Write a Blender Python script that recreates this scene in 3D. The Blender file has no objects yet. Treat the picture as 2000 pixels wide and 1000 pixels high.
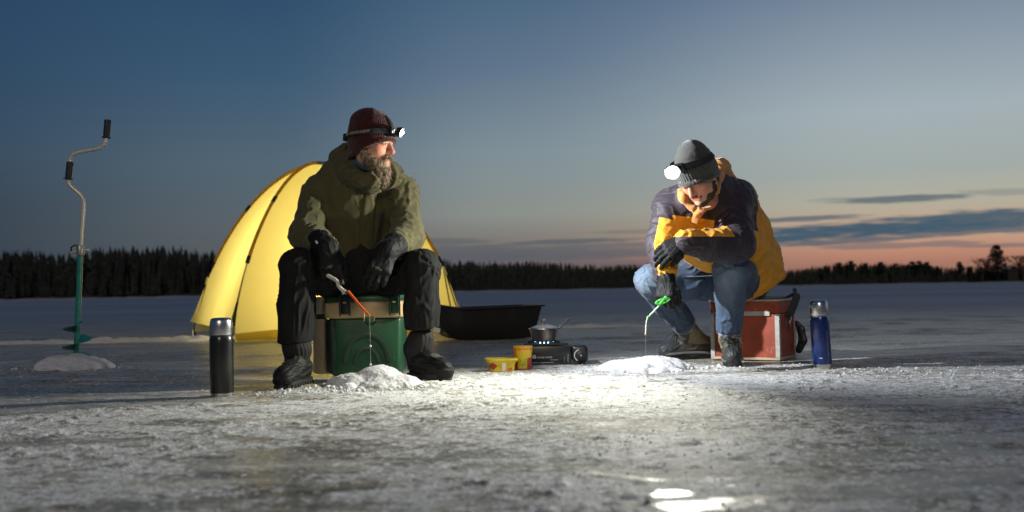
import bpy, bmesh, math, random
import numpy as np
import openvdb
from mathutils import Vector, Matrix

sc = bpy.context.scene
COL = sc.collection
rng = np.random.default_rng(7)
random.seed(7)

# ------------------------------------------------------------------ camera
F = 1944.0 / 2000.0            # focal length in picture widths (35 mm lens)
H = 0.43                       # camera height above the ice
PITCH, ROLL = math.radians(1.96), math.radians(1.0)
_f = Vector((0, math.cos(PITCH), math.sin(PITCH)))
_r0, _u0 = Vector((1, 0, 0)), Vector((0, -math.sin(PITCH), math.cos(PITCH)))
_r = math.cos(ROLL) * _r0 - math.sin(ROLL) * _u0
_u = math.sin(ROLL) * _r0 + math.cos(ROLL) * _u0
cam_d = bpy.data.cameras.new("camera")
cam = bpy.data.objects.new("camera", cam_d)
COL.objects.link(cam)
cam.matrix_world = Matrix(((_r.x, _u.x, -_f.x, 0), (_r.y, _u.y, -_f.y, 0), (_r.z, _u.z, -_f.z, H), (0, 0, 0, 1)))
cam_d.sensor_width = 36.0
cam_d.lens = 36.0 * F
cam_d.clip_start, cam_d.clip_end = 0.05, 5000
cam_d.dof.use_dof = True
cam_d.dof.focus_distance = 5.15
cam_d.dof.aperture_fstop = 2.2
cam_d.dof.aperture_blades = 7
sc.camera = cam


def direction(px, py):
    """direction in the world of a point of the 2000x1000 photograph"""
    return _f + _r * ((px - 1000) / 1944.0) + _u * ((500 - py) / 1944.0)


def P(px, py, y):
    d = direction(px, py)
    t = y / d.y
    return np.array((d.x * t, y, H + d.z * t))


def G(px, py):
    d = direction(px, py)
    t = -H / d.z
    return np.array((d.x * t, d.y * t, 0.0))


# ------------------------------------------------------------------ view, world, lamps
sc.view_settings.view_transform = 'Standard'
sc.view_settings.look = 'None'
sc.view_settings.exposure = 0.0
sc.view_settings.gamma = 1.0
sc.view_settings.use_curve_mapping = False
sc.render.engine = 'CYCLES'
sc.cycles.use_denoising = True
sc.cycles.max_bounces = 8
sc.cycles.transparent_max_bounces = 8
sc.cycles.caustics_reflective = False
sc.cycles.caustics_refractive = False
sc.cycles.sample_clamp_indirect = 4.0
sc.cycles.sample_clamp_direct = 0.0


def lin(c):
    return tuple(((v / 255) / 12.92 if v / 255 <= 0.04045 else ((v / 255 + 0.055) / 1.055) ** 2.4) for v in c)


def rgba(c):
    return (c[0], c[1], c[2], 1.0)


class NT:
    """small helper that writes node trees"""
    def __init__(s, tree):
        s.t = tree
        tree.nodes.clear()

    def n(s, kind, **kw):
        nd = s.t.nodes.new(kind)
        for k, v in kw.items():
            setattr(nd, k, v)
        return nd

    def l(s, a, b):
        s.t.links.new(a, b)

    def put(s, sock, v):
        if hasattr(v, 'is_output'):
            s.l(v, sock)
        else:
            sock.default_value = v

    def m(s, op, a, b=None, c=None, clamp=False):
        nd = s.n('ShaderNodeMath', operation=op, use_clamp=clamp)
        s.put(nd.inputs[0], a)
        if b is not None:
            s.put(nd.inputs[1], b)
        if c is not None:
            s.put(nd.inputs[2], c)
        return nd.outputs[0]

    def mix(s, f, a, b):
        nd = s.n('ShaderNodeMix', data_type='RGBA')
        s.put(nd.inputs[0], f)
        s.put(nd.inputs[6], a if hasattr(a, 'is_output') else rgba(a))
        s.put(nd.inputs[7], b if hasattr(b, 'is_output') else rgba(b))
        return nd.outputs[2]

    def mixf(s, f, a, b):
        nd = s.n('ShaderNodeMix', data_type='FLOAT')
        s.put(nd.inputs[0], f)
        s.put(nd.inputs[2], a)
        s.put(nd.inputs[3], b)
        return nd.outputs[0]

    def ramp(s, f, stops, interp='LINEAR'):
        nd = s.n('ShaderNodeValToRGB')
        nd.color_ramp.interpolation = interp
        e = nd.color_ramp.elements
        while len(e) < len(stops):
            e.new(0.5)
        for el, (p, c) in zip(e, stops):
            el.position = p
            el.color = rgba(c) if not isinstance(c, (int, float)) else (c, c, c, 1)
        s.put(nd.inputs[0], f)
        return nd.outputs[0]

    def smooth(s, f, a, b, lo=0.0, hi=1.0):
        nd = s.n('ShaderNodeMapRange', interpolation_type='SMOOTHSTEP')
        s.put(nd.inputs[0], f)
        for i, v in zip((1, 2, 3, 4), (a, b, lo, hi)):
            nd.inputs[i].default_value = v
        return nd.outputs[0]

    def noise(s, vec, scale, detail=3.0, rough=0.55, dist=0.0):
        nd = s.n('ShaderNodeTexNoise')
        if vec is not None:
            s.l(vec, nd.inputs['Vector'])
        nd.inputs['Scale'].default_value = scale
        nd.inputs['Detail'].default_value = detail
        nd.inputs['Roughness'].default_value = rough
        nd.inputs['Distortion'].default_value = dist
        return nd.outputs[0]

    def scale(s, vec, v):
        nd = s.n('ShaderNodeMapping')
        s.l(vec, nd.inputs[0])
        nd.inputs['Scale'].default_value = v
        return nd.outputs[0]


world = bpy.data.worlds.new("World")
sc.world = world
world.use_nodes = True
w = NT(world.node_tree)
tc = w.n('ShaderNodeTexCoord')
sep = w.n('ShaderNodeSeparateXYZ')
w.l(tc.outputs['Generated'], sep.inputs[0])
el = w.m('ARCSINE', sep.outputs[2])
az = w.m('ARCTAN2', sep.outputs[0], sep.outputs[1])
SUN_AZ = math.radians(42)      # where sunset lies, right of the frame
dl = w.m('ABSOLUTE', w.m('SUBTRACT', az, SUN_AZ))
dl = w.m('MINIMUM', dl, w.m('SUBTRACT', 2 * math.pi, dl))
e01 = w.m('DIVIDE', w.m('MAXIMUM', el, 0.0), 0.6)


def E(y, hor):
    return ((hor - y) / 1944.0) / 0.6


far = w.ramp(e01, [(0.0, lin((46, 57, 72))), (E(430, 584), lin((47, 62, 78))), (E(330, 584), lin((50, 71, 91))),
                   (E(150, 584), lin((43, 70, 98))), (E(0, 584), lin((39, 66, 96))), (1.0, lin((30, 50, 84)))])
left = w.ramp(e01, [(0.0, lin((84, 88, 96))), (E(450, 575), lin((92, 100, 104))), (E(330, 575), lin((84, 103, 117))),
                    (E(165, 575), lin((61, 90, 116))), (E(0, 575), lin((47, 78, 108))), (1.0, lin((31, 52, 86)))])
mid = w.ramp(e01, [(0.0, lin((100, 92, 98))), (E(505, 567), lin((106, 100, 104))), (E(465, 567), lin((126, 123, 117))),
                   (E(420, 567), lin((138, 143, 138))), (E(300, 567), lin((127, 143, 151))), (E(130, 567), lin((94, 116, 139))),
                   (E(0, 567), lin((74, 102, 128))), (1.0, lin((34, 58, 92)))])
right = w.ramp(e01, [(0.0, lin((134, 104, 98))), (E(520, 555), lin((168, 120, 102))), (E(500, 555), lin((186, 134, 112))), (E(465, 555), lin((196, 160, 134))),
                     (E(400, 555), lin((176, 174, 158))), (E(345, 555), lin((162, 171, 168))), (E(240, 555), lin((163, 176, 182))),
                     (E(0, 555), lin((110, 128, 152))), (1.0, lin((46, 70, 104)))])
rd = math.radians
s1 = w.mix(w.smooth(dl, rd(44), rd(20)), mid, right)
s2 = w.mix(w.smooth(dl, rd(56), rd(42)), left, s1)
sky = w.mix(w.smooth(dl, rd(76), rd(54)), far, s2)
# long flat clouds low over the shore
cv = w.n('ShaderNodeCombineXYZ')
w.l(az, cv.inputs[0])
w.l(el, cv.inputs[1])
nz = w.noise(w.scale(cv.outputs[0], (7.0, 110.0, 1.0)), 1.0, 5.0, 0.62)
nz2 = w.noise(w.scale(cv.outputs[0], (30.0, 260.0, 1.0)), 1.0, 3.0, 0.6)
wob = w.m('ADD', w.m('MULTIPLY', w.m('SUBTRACT', nz, 0.5), 3.4), w.m('MULTIPLY', w.m('SUBTRACT', nz2, 0.5), 2.0))
cloud = None
for (cx, cy, wx, hy, sl, st) in [
        (1745, 389, 120, 7, 0.0, .75), (1640, 391, 60, 5, 0, .35), (1650, 452, 300, 17, -.05, 1.0), (1870, 434, 230, 20, -.02, .95), (1580, 427, 120, 5, -.02, .75),
        (1520, 470, 150, 9, -.06, .8), (1985, 420, 120, 9, .02, .7), (1720, 480, 110, 5, 0, .5), (1850, 475, 60, 6, 0, .5),
        (1985, 478, 90, 4, 0, .5), (1130, 471, 150, 5, -.02, .7), (860, 472, 90, 6, 0, .5), (1230, 488, 140, 6, -.02, .5),
        (1010, 497, 300, 14, 0, .6), (900, 488, 200, 9, 0, .55), (1180, 480, 160, 5, 0, .5), (1700, 466, 260, 8, -.03, .8), (1930, 448, 180, 9, 0, .8), (1260, 452, 130, 4, 0, .3), (1960, 374, 90, 6, .05, .3), (2300, 430, 300, 24, 0, .8),
        (1180, 515, 260, 6, 0, .3)]:
    d = direction(cx, cy).normalized()
    ca, ce = math.atan2(d.x, d.y), math.asin(d.z)
    ce -= 0
    dx = w.m('MULTIPLY', w.m('SUBTRACT', az, ca), 1944.0 / wx)
    lift = w.m('MULTIPLY', w.m('SUBTRACT', az, ca), -sl + 0.0)
    dy = w.m('MULTIPLY', w.m('SUBTRACT', w.m('SUBTRACT', el, ce), lift), 1944.0 / hy)
    q = w.m('ADD', w.m('MULTIPLY', dx, dx), w.m('MULTIPLY', dy, dy))
    g = w.m('SUBTRACT', 1.0, w.m('ADD', q, wob))
    g = w.m('MULTIPLY', w.smooth(g, -0.55, 0.75), st)
    cloud = g if cloud is None else w.m('MAXIMUM', cloud, g)
cl_col = w.mix(w.smooth(dl, rd(48), rd(24)), lin((84, 90, 99)), lin((70, 92, 108)))
sky = w.mix(w.m('MULTIPLY', cloud, w.smooth(dl, rd(72), rd(52))), sky, cl_col)
bg = w.n('ShaderNodeBackground')
w.l(sky, bg.inputs[0])
bg.inputs[1].default_value = 1.0
wo = w.n('ShaderNodeOutputWorld')
w.l(bg.outputs[0], wo.inputs[0])


def spot(name, loc, aim, watts, angle, blend, colour, radius):
    d = bpy.data.lights.new(name, 'SPOT')
    d.energy, d.spot_size, d.spot_blend, d.color, d.shadow_soft_size = watts, math.radians(angle), blend, colour, radius
    o = bpy.data.objects.new(name, d)
    COL.objects.link(o)
    o.location = loc
    o.rotation_euler = (Vector(aim) - Vector(loc)).to_track_quat('-Z', 'Y').to_euler()
    return o


# added frontal fill: one weak, soft lamp, high on the camera's side
front_fill_d = bpy.data.lights.new("sun", 'SUN')
front_fill_d.energy, front_fill_d.angle, front_fill_d.color = 0.66, math.radians(14), (1.0, 0.83, 0.60)
sun = bpy.data.objects.new("sun", front_fill_d)
COL.objects.link(sun)
sun.rotation_euler = Vector((0.10, 1.0, -0.50)).to_track_quat('-Z', 'Y').to_euler()

# where the two headlamps sit and look (their beams are made here, the lamps themselves with the men)
AIM_A = np.array((1.05, 5.35, 0.78))
AIM_B = np.array((0.62, 4.72, 0.0))
COOL = (0.93, 0.96, 1.0)
TENT_C = np.array((-2.0, 10.55, 0.0))
TENT_W = 62.0
BEAM_A, BEAM_B, FILL_B = 430.0, 7.0, 345.0
LOW_W = 75.0
# ------------------------------------------------------------------ materials
def mat(name, col, rough=0.6, metal=0.0, var=0.18, vscale=14.0, bump=0.15, bscale=180.0, bdist=0.002, spec=0.5, col2=None,
        sheen=0.0, coat=0.0, aniso=None, regions=None, trans=None, emit=None, wear=None):
    m = bpy.data.materials.new(name)
    m.use_nodes = True
    t = NT(m.node_tree)
    tc = t.n('ShaderNodeTexCoord')
    vec = tc.outputs['Object']
    if aniso:
        vec = t.scale(vec, aniso)
    nz = t.noise(vec, vscale, 4.0, 0.6)
    c = t.mix(t.m('ADD', t.m('MULTIPLY', t.m('SUBTRACT', nz, 0.5), 2.2), 0.5, clamp=True),
              tuple(v * (1 - var) for v in col), tuple(min(1, v * (1 + var)) for v in (col2 or col)))
    for (an, ac, *soft) in regions or ():
        sf = soft[0] if soft else 0.0015
        at = t.n('ShaderNodeAttribute', attribute_name=an)
        k = t.smooth(at.outputs['Fac'], -sf, sf)
        c2 = t.mix(nz, tuple(v * (1 - var) for v in ac), tuple(min(1, v * (1 + var)) for v in ac))
        c = t.mix(k, c, c2)
    if wear:
        # scuffs and rime: thin lighter marks (colour, how much)
        w1 = t.noise(t.scale(tc.outputs['Object'], (1, 1, .35)), 55.0, 5.0, 0.75)
        w2 = t.noise(tc.outputs['Object'], 7.0, 3.0, 0.6)
        k = t.smooth(t.m('ADD', w1, t.m('MULTIPLY', w2, 0.5)), 0.93 - wear[1] * .25, 1.02 - wear[1] * .25)
        c = t.mix(t.m('MULTIPLY', k, .75), c, wear[0])
    p = t.n('ShaderNodeBsdfPrincipled')
    t.l(c, p.inputs['Base Color'])
    t.put(p.inputs['Roughness'], t.m('ADD', t.m('MULTIPLY', nz, 0.12), rough - 0.06, clamp=True))
    p.inputs['Metallic'].default_value = metal
    p.inputs['Specular IOR Level'].default_value = spec
    if sheen:
        p.inputs['Sheen Weight'].default_value = sheen
        p.inputs['Sheen Roughness'].default_value = 0.5
    if coat:
        p.inputs['Coat Weight'].default_value = coat
        p.inputs['Coat Roughness'].default_value = 0.12
    if emit:
        p.inputs['Emission Color'].default_value = rgba(emit[0])
        p.inputs['Emission Strength'].default_value = emit[1]
    if bump:
        b = t.n('ShaderNodeBump')
        b.inputs['Strength'].default_value = bump
        b.inputs['Distance'].default_value = bdist
        t.l(t.noise(vec, bscale, 2.0, 0.6), b.inputs['Height'])
        t.l(b.outputs[0], p.inputs['Normal'])
    out = t.n('ShaderNodeOutputMaterial')
    sh = p.outputs[0]
    if trans:
        tr = t.n('ShaderNodeBsdfTranslucent')
        tr.inputs[0].default_value = rgba(trans[0])
        mx = t.n('ShaderNodeMixShader')
        mx.inputs[0].default_value = trans[1]
        t.l(sh, mx.inputs[1])
        t.l(tr.outputs[0], mx.inputs[2])
        sh = mx.outputs[0]
    t.l(sh, out.inputs[0])
    return m


# ------------------------------------------------------------------ objects
def root_of(o):
    while o.parent is not None:
        o = o.parent
    return o


def link(name, me, parent=None, base=None):
    """me holds world coordinates: shift them to the thing's base"""
    o = bpy.data.objects.new(name, me)
    COL.objects.link(o)
    if parent is not None:
        o.parent = parent
        off = root_of(parent).location
    else:
        off = Vector(base if base is not None else (0, 0, 0))
        o.location = off
    if off.length > 0:
        me.transform(Matrix.Translation(-off))
    return o


def tag(o, label=None, cat=None, group=None, kind=None):
    for k, v in (('label', label), ('category', cat), ('group', group), ('kind', kind)):
        if v:
            o[k] = v
    return o


def thing(name, base, label, cat, group=None):
    o = bpy.data.objects.new(name, None)
    COL.objects.link(o)
    o.empty_display_size = 0.1
    o.location = Vector(base)
    return tag(o, label, cat, group)


def mesh_np(name, V, Q, m, smooth=True, attrs=None):
    """fast mesh from numpy arrays; Q (n,4) or (n,3)"""
    me = bpy.data.meshes.new(name)
    V = np.asarray(V, np.float32)
    Q = np.asarray(Q, np.int32)
    k = Q.shape[1]
    me.vertices.add(len(V))
    me.vertices.foreach_set('co', V.ravel())
    me.loops.add(Q.size)
    me.loops.foreach_set('vertex_index', Q.ravel())
    me.polygons.add(len(Q))
    me.polygons.foreach_set('loop_start', np.arange(0, Q.size, k, dtype=np.int32))
    me.polygons.foreach_set('use_smooth', np.full(len(Q), smooth))
    me.update(calc_edges=True)
    me.validate()
    for an, av in (attrs or {}).items():
        a = me.attributes.new(an, 'FLOAT', 'POINT')
        a.data.foreach_set('value', np.asarray(av, np.float32))
    me.materials.append(m)
    return me


class MB:
    """collects simple shapes in world coordinates and links them as one mesh"""
    def __init__(s):
        s.v, s.f = [], []

    def add(s, v, f):
        o = len(s.v)
        s.v += [tuple(map(float, p)) for p in v]
        s.f += [tuple(i + o for i in q) for q in f]
        return s

    def lathe(s, c, prof, n=28, axis=(0, 0, 1), close=True):
        ax = Vector(axis).normalized()
        a = ax.orthogonal().normalized()
        b = ax.cross(a)
        c = Vector(c)
        v, f = [], []
        for (r, z) in prof:
            for i in range(n):
                t = 2 * math.pi * i / n
                v.append(c + ax * z + (a * math.cos(t) + b * math.sin(t)) * max(r, 1e-4))
        for j in range(len(prof) - 1):
            for i in range(n):
                k = (i + 1) % n
                f.append((j * n + i, j * n + k, (j + 1) * n + k, (j + 1) * n + i))
        if close:
            f.append(tuple(reversed(range(n))))
            f.append(tuple((len(prof) - 1) * n + i for i in range(n)))
        return s.add(v, f)

    def tube(s, pts, r, n=8, caps=True, flat=None):
        pts = [Vector(p) for p in pts]
        rs = list(r) if hasattr(r, '__len__') else [r] * len(pts)
        v, f = [], []
        up = None
        for i, p in enumerate(pts):
            d = (pts[min(i + 1, len(pts) - 1)] - pts[max(i - 1, 0)]).normalized()
            if up is None:
                up = d.orthogonal().normalized() if flat is None else (Vector(flat) - d * Vector(flat).dot(d)).normalized()
            up = (up - d * up.dot(d)).normalized()
            sd = d.cross(up)
            for k in range(n):
                t = 2 * math.pi * k / n
                v.append(p + (up * math.cos(t) + sd * math.sin(t)) * rs[i])
        for i in range(len(pts) - 1):
            for k in range(n):
                k2 = (k + 1) % n
                f.append((i * n + k, i * n + k2, (i + 1) * n + k2, (i + 1) * n + k))
        if caps:
            f.append(tuple(reversed(range(n))))
            f.append(tuple((len(pts) - 1) * n + k for k in range(n)))
        return s.add(v, f)

    def ribbon(s, pts, nrm, wid, th):
        """flat strap: pts along, nrm = outward direction per point, wid = width across"""
        v, f = [], []
        for i, p in enumerate(pts):
            p = Vector(p)
            d = (Vector(pts[min(i + 1, len(pts) - 1)]) - Vector(pts[max(i - 1, 0)])).normalized()
            nn = Vector(nrm[i] if hasattr(nrm[0], '__len__') else nrm)
            nn = (nn - d * nn.dot(d)).normalized()
            sd = d.cross(nn).normalized()
            for a, b in ((-1, 0), (1, 0), (1, 1), (-1, 1)):
                v.append(p + sd * (a * wid / 2) + nn * (b * th))
        for i in range(len(pts) - 1):
            for k in range(4):
                k2 = (k + 1) % 4
                f.append((i * 4 + k, i * 4 + k2, i * 4 + 4 + k2, i * 4 + 4 + k))
        f.append((3, 2, 1, 0))
        e = (len(pts) - 1) * 4
        f.append((e, e + 1, e + 2, e + 3))
        return s.add(v, f)

    def box(s, lo, hi, R=None, c=None, taper=0.0):
        lo, hi = Vector(lo), Vector(hi)
        v = []
        for z in (0, 1):
            for (x, y) in ((0, 0), (1, 0), (1, 1), (0, 1)):
                p = Vector((hi.x if x else lo.x, hi.y if y else lo.y, hi.z if z else lo.z))
                if taper and not z:
                    m = (lo + hi) / 2
                    p.x = m.x + (p.x - m.x) * (1 - taper)
                    p.y = m.y + (p.y - m.y) * (1 - taper)
                if R is not None:
                    p = R @ p
                if c is not None:
                    p = p + Vector(c)
                v.append(p)
        return s.add(v, [(3, 2, 1, 0), (4, 5, 6, 7), (0, 1, 5, 4), (1, 2, 6, 5), (2, 3, 7, 6), (3, 0, 4, 7)])

    def build(s, name, m, parent=None, base=None, bevel=0.0, seg=2, smooth=True, angle=40, tri=None):
        me = bpy.data.meshes.new(name)
        me.from_pydata(s.v, [], s.f)
        bm = bmesh.new()
        bm.from_mesh(me)
        bmesh.ops.recalc_face_normals(bm, faces=bm.faces)
        if bevel:
            ed = [e for e in bm.edges if len(e.link_faces) == 2 and e.calc_face_angle(0) > math.radians(35)]
            bmesh.ops.bevel(bm, geom=ed, offset=bevel, segments=seg, profile=0.5, affect='EDGES', clamp_overlap=True)
        if smooth:
            for f in bm.faces:
                f.smooth = True
            for e in bm.edges:
                if len(e.link_faces) == 2 and e.calc_face_angle(0) > math.radians(angle):
                    e.smooth = False
        bm.to_mesh(me)
        bm.free()
        me.materials.append(m)
        return link(name, me, parent, base)


def text_shape(body, size, extrude=0.0004):
    """(verts, faces) of a line of lettering in its own x-y plane, left edge at 0"""
    cu = bpy.data.curves.new('lettering', 'FONT')
    cu.body, cu.size, cu.extrude, cu.resolution_u = body, size, extrude, 2
    ob = bpy.data.objects.new('lettering_source', cu)
    COL.objects.link(ob)
    dg = bpy.context.evaluated_depsgraph_get()
    me = bpy.data.meshes.new_from_object(ob.evaluated_get(dg))
    v = [tuple(x.co) for x in me.vertices]
    f = [tuple(p.vertices) for p in me.polygons]
    bpy.data.objects.remove(ob)
    bpy.data.curves.remove(cu)
    bpy.data.meshes.remove(me)
    return v, f


def smoothpath(pts, n=8):
    """Catmull-Rom through the points"""
    p = [np.array(q, float) for q in pts]
    p = [2 * p[0] - p[1]] + p + [2 * p[-1] - p[-2]]
    out = []
    for i in range(1, len(p) - 2):
        for k in range(n):
            t = k / n
            out.append(0.5 * (2 * p[i] + (p[i + 1] - p[i - 1]) * t + (2 * p[i - 1] - 5 * p[i] + 4 * p[i + 1] - p[i + 2]) * t * t
                              + (3 * p[i] - 3 * p[i + 1] + p[i + 2] - p[i - 1]) * t ** 3))
    out.append(p[-2])
    return out


# ------------------------------------------------------------------ noise on arrays
def vnoise(p, seed=0):
    p = np.asarray(p, np.float64)
    i = np.floor(p).astype(np.int64)
    f = p - i
    u = f * f * f * (f * (f * 6 - 15) + 10)
    r = 0
    for dx in (0, 1):
        for dy in (0, 1):
            for dz in (0, 1):
                h = ((i[:, 0] + dx) * 73856093) ^ ((i[:, 1] + dy) * 19349663) ^ ((i[:, 2] + dz) * 83492791) ^ (seed * 2654435761)
                h = (h ^ (h >> 13)) * 1274126177
                h = (h ^ (h >> 16)) & 0xFFFF
                wgt = (u[:, 0] if dx else 1 - u[:, 0]) * (u[:, 1] if dy else 1 - u[:, 1]) * (u[:, 2] if dz else 1 - u[:, 2])
                r = r + wgt * (h / 32767.5 - 1)
    return r


def fbm(p, octv=3, seed=0, gain=0.5):
    p = np.asarray(p, np.float64)
    a, s, r = 1.0, 0.0, 0.0
    for o in range(octv):
        r = r + a * vnoise(p * (2.03 ** o) + o * 17.3, seed + o)
        s += a
        a *= gain
    return r / s


# ------------------------------------------------------------------ solid shapes from distance fields
def nrm(v):
    v = np.asarray(v, float)
    return v / np.linalg.norm(v)


class Solid:
    def __init__(s):
        s.ops = []

    def _cap(s, a, b, ra, rb, flat):
        a, b = np.asarray(a, float), np.asarray(b, float)
        if flat is not None:
            ax, fs = nrm(flat[0]), flat[1]
        def f(x, y, z):
            px, py, pz = x - a[0], y - a[1], z - a[2]
            d = b - a
            if flat is not None:
                k = (px * ax[0] + py * ax[1] + pz * ax[2]) * (1 / fs - 1)
                px, py, pz = px + k * ax[0], py + k * ax[1], pz + k * ax[2]
                d = d + ax * (d @ ax) * (1 / fs - 1)
            t = np.clip((px * d[0] + py * d[1] + pz * d[2]) / max(d @ d, 1e-9), 0, 1)
            q = np.sqrt((px - t * d[0]) ** 2 + (py - t * d[1]) ** 2 + (pz - t * d[2]) ** 2) - (ra + (rb - ra) * t)
            return q * (1.0 if flat is None else (0.5 + 0.5 * fs))
        r = max(ra, rb)
        return f, np.minimum(a, b) - r, np.maximum(a, b) + r

    def cap(s, a, b, ra, rb=None, k=0.02, flat=None, op='u'):
        f, lo, hi = s._cap(a, b, ra, ra if rb is None else rb, flat)
        s.ops.append((f, lo, hi, k, op))
        return s

    def chain(s, pts, rs, k=0.02, flat=None, op='u'):
        for i in range(len(pts) - 1):
            s.cap(pts[i], pts[i + 1], rs[i], rs[i + 1], k, flat, op)
        return s

    def ell(s, c, r, R=None, k=0.02, op='u'):
        c, r = np.asarray(c, float), np.asarray(r, float)
        M = np.eye(3) if R is None else np.asarray(R, float)   # columns: the local axes
        def f(x, y, z):
            dx, dy, dz = x - c[0], y - c[1], z - c[2]
            q = [(dx * M[0, i] + dy * M[1, i] + dz * M[2, i]) / r[i] for i in range(3)]
            k0 = np.sqrt(q[0] ** 2 + q[1] ** 2 + q[2] ** 2)
            k1 = np.sqrt((q[0] / r[0]) ** 2 + (q[1] / r[1]) ** 2 + (q[2] / r[2]) ** 2)
            return k0 * (k0 - 1) / np.maximum(k1, 1e-6)
        e = np.sqrt(((M * r) ** 2).sum(1))
        s.ops.append((f, c - e, c + e, k, op))
        return s

    def plane(s, c, n, k=0.01, lo=None, hi=None):
        """cut away everything on the side n points to"""
        c, n = np.asarray(c, float), nrm(n)
        def f(x, y, z):
            return -((x - c[0]) * n[0] + (y - c[1]) * n[1] + (z - c[2]) * n[2])
        s.ops.append((f, lo, hi, k, 's'))
        return s

    def func(s, f, lo, hi, k=0.01, op='u'):
        s.ops.append((f, np.asarray(lo, float), np.asarray(hi, float), k, op))
        return s

    @staticmethod
    def _join(a, b, k, op):
        if op == 'u':
            h = np.clip(0.5 + 0.5 * (a - b) / k, 0, 1)
            return a + (b - a) * h - k * h * (1 - h)
        b = -b
        h = np.clip(0.5 - 0.5 * (a - b) / k, 0, 1)
        return a + (b - a) * h + k * h * (1 - h)

    def mesh(s, h):
        us = [o for o in s.ops if o[4] == 'u']
        lo = np.min([o[1] for o in us], 0) - 4 * h
        hi = np.max([o[2] for o in us], 0) + 4 * h
        n = np.ceil((hi - lo) / h).astype(int) + 1
        g = [(lo[i] + h * np.arange(n[i])).astype(np.float32) for i in range(3)]
        D = np.full(n, 0.2, np.float32)
        for (f, a, b, k, op) in s.ops:
            if a is None:
                i0, i1 = np.zeros(3, int), n
            else:
                i0 = np.clip(np.floor((a - k - 3 * h - lo) / h).astype(int), 0, n)
                i1 = np.clip(np.ceil((b + k + 3 * h - lo) / h).astype(int) + 1, 0, n)
            sl = tuple(slice(i0[q], i1[q]) for q in range(3))
            x, y, z = g[0][sl[0]][:, None, None], g[1][sl[1]][None, :, None], g[2][sl[2]][None, None, :]
            D[sl] = s._join(D[sl], f(x, y, z).astype(np.float32), k, op)
        grid = openvdb.FloatGrid(0.2)
        grid.copyFromArray(np.clip(D, -0.2, 0.2))
        pts, quads = grid.convertToQuads(isovalue=0.0)
        V = pts.astype(np.float64) * h + lo
        Q = quads.astype(np.int64)
        # outward faces
        a, b, c = V[Q[:, 0]], V[Q[:, 1]], V[Q[:, 2]]
        vol = np.einsum('ij,ij->i', a, np.cross(b, c)).sum()
        if vol < 0:
            Q = Q[:, ::-1]
        return V, Q


def vnormals(V, Q):
    n = np.cross(V[Q[:, 2]] - V[Q[:, 0]], V[Q[:, 3]] - V[Q[:, 1]])
    N = np.zeros_like(V)
    for k in range(4):
        np.add.at(N, Q[:, k], n)
    return N / np.maximum(np.linalg.norm(N, axis=1, keepdims=True), 1e-9)


def relax(V, Q, it=2, lam=0.5):
    n = len(V)
    e = np.concatenate([Q[:, [0, 1]], Q[:, [1, 2]], Q[:, [2, 3]], Q[:, [3, 0]]])
    for _ in range(it):
        S = np.zeros_like(V)
        C = np.zeros(n)
        np.add.at(S, e[:, 0], V[e[:, 1]])
        np.add.at(C, e[:, 0], 1)
        np.add.at(S, e[:, 1], V[e[:, 0]])
        np.add.at(C, e[:, 1], 1)
        V = V + lam * (S / np.maximum(C, 1)[:, None] - V)
    return V


def seg_coords(V, a, b):
    """distance to the segment, metres along it, and the two directions round it"""
    a, b = np.asarray(a, float), np.asarray(b, float)
    d = b - a
    L = np.linalg.norm(d)
    ax = d / L
    t = np.clip((V - a) @ ax, -0.05, L + 0.05)
    q = V - a - t[:, None] * ax
    r = np.linalg.norm(q, axis=1)
    u = np.cross(ax, (0.31, 0.77, 0.55))
    u /= np.linalg.norm(u)
    v = np.cross(ax, u)
    qn = q / np.maximum(r, 1e-6)[:, None]
    return r, t, qn @ u, qn @ v


def folds(V, Q, segs, amp=0.007, seed=0, fine=0.25, calm=None, quilt=None):
    """cloth folds: ridged noise in coordinates that follow the limb. segs: (a, b, across, round)"""
    W, D = 0, 0
    for i, (a, b, fa, fr) in enumerate(segs):
        r, t, cu, cv = seg_coords(V, a, b)
        p = np.stack([t * fa, cu * fr, cv * fr], 1) + i * 7.7
        warp = fbm(p * 0.6, 2, seed + 50)
        p = p + warp[:, None] * 0.9
        q = 1 - np.abs(fbm(p, 2, seed))
        d = (q ** 3) * 1.6 - 0.75 + fine * fbm(p * 3.1, 2, seed + 9)
        if quilt:
            ph = np.abs(np.sin(np.pi * (t + .02 * warp * 1.0) / quilt[0]))
            d = d + quilt[1] * (np.minimum(1, ph * 2.2) ** .6 - .8)
        wt = np.exp(-r / 0.035)
        W = W + wt
        D = D + wt * d
    D = D / np.maximum(W, 1e-12)
    if calm is not None:
        D = D * (calm(V) if callable(calm) else calm)
    return V + vnormals(V, Q) * (amp * D)[:, None]
# ------------------------------------------------------------------ ice of the lake
def axis_lines(fine0, fine1, step, far0, far1, growth):
    c = list(np.arange(fine0, fine1 + step / 2, step))
    d, x = step, c[-1]
    while x < far1:
        d *= growth
        x += d
        c.append(min(x, far1))
    d, x, left = step, c[0], []
    while x > far0:
        d *= growth
        x -= d
        left.append(max(x, far0))
    return np.array(left[::-1] + c)


def sstep(x, a, b):
    t = np.clip((x - a) / (b - a), 0, 1)
    return t * t * (3 - 2 * t)


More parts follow.
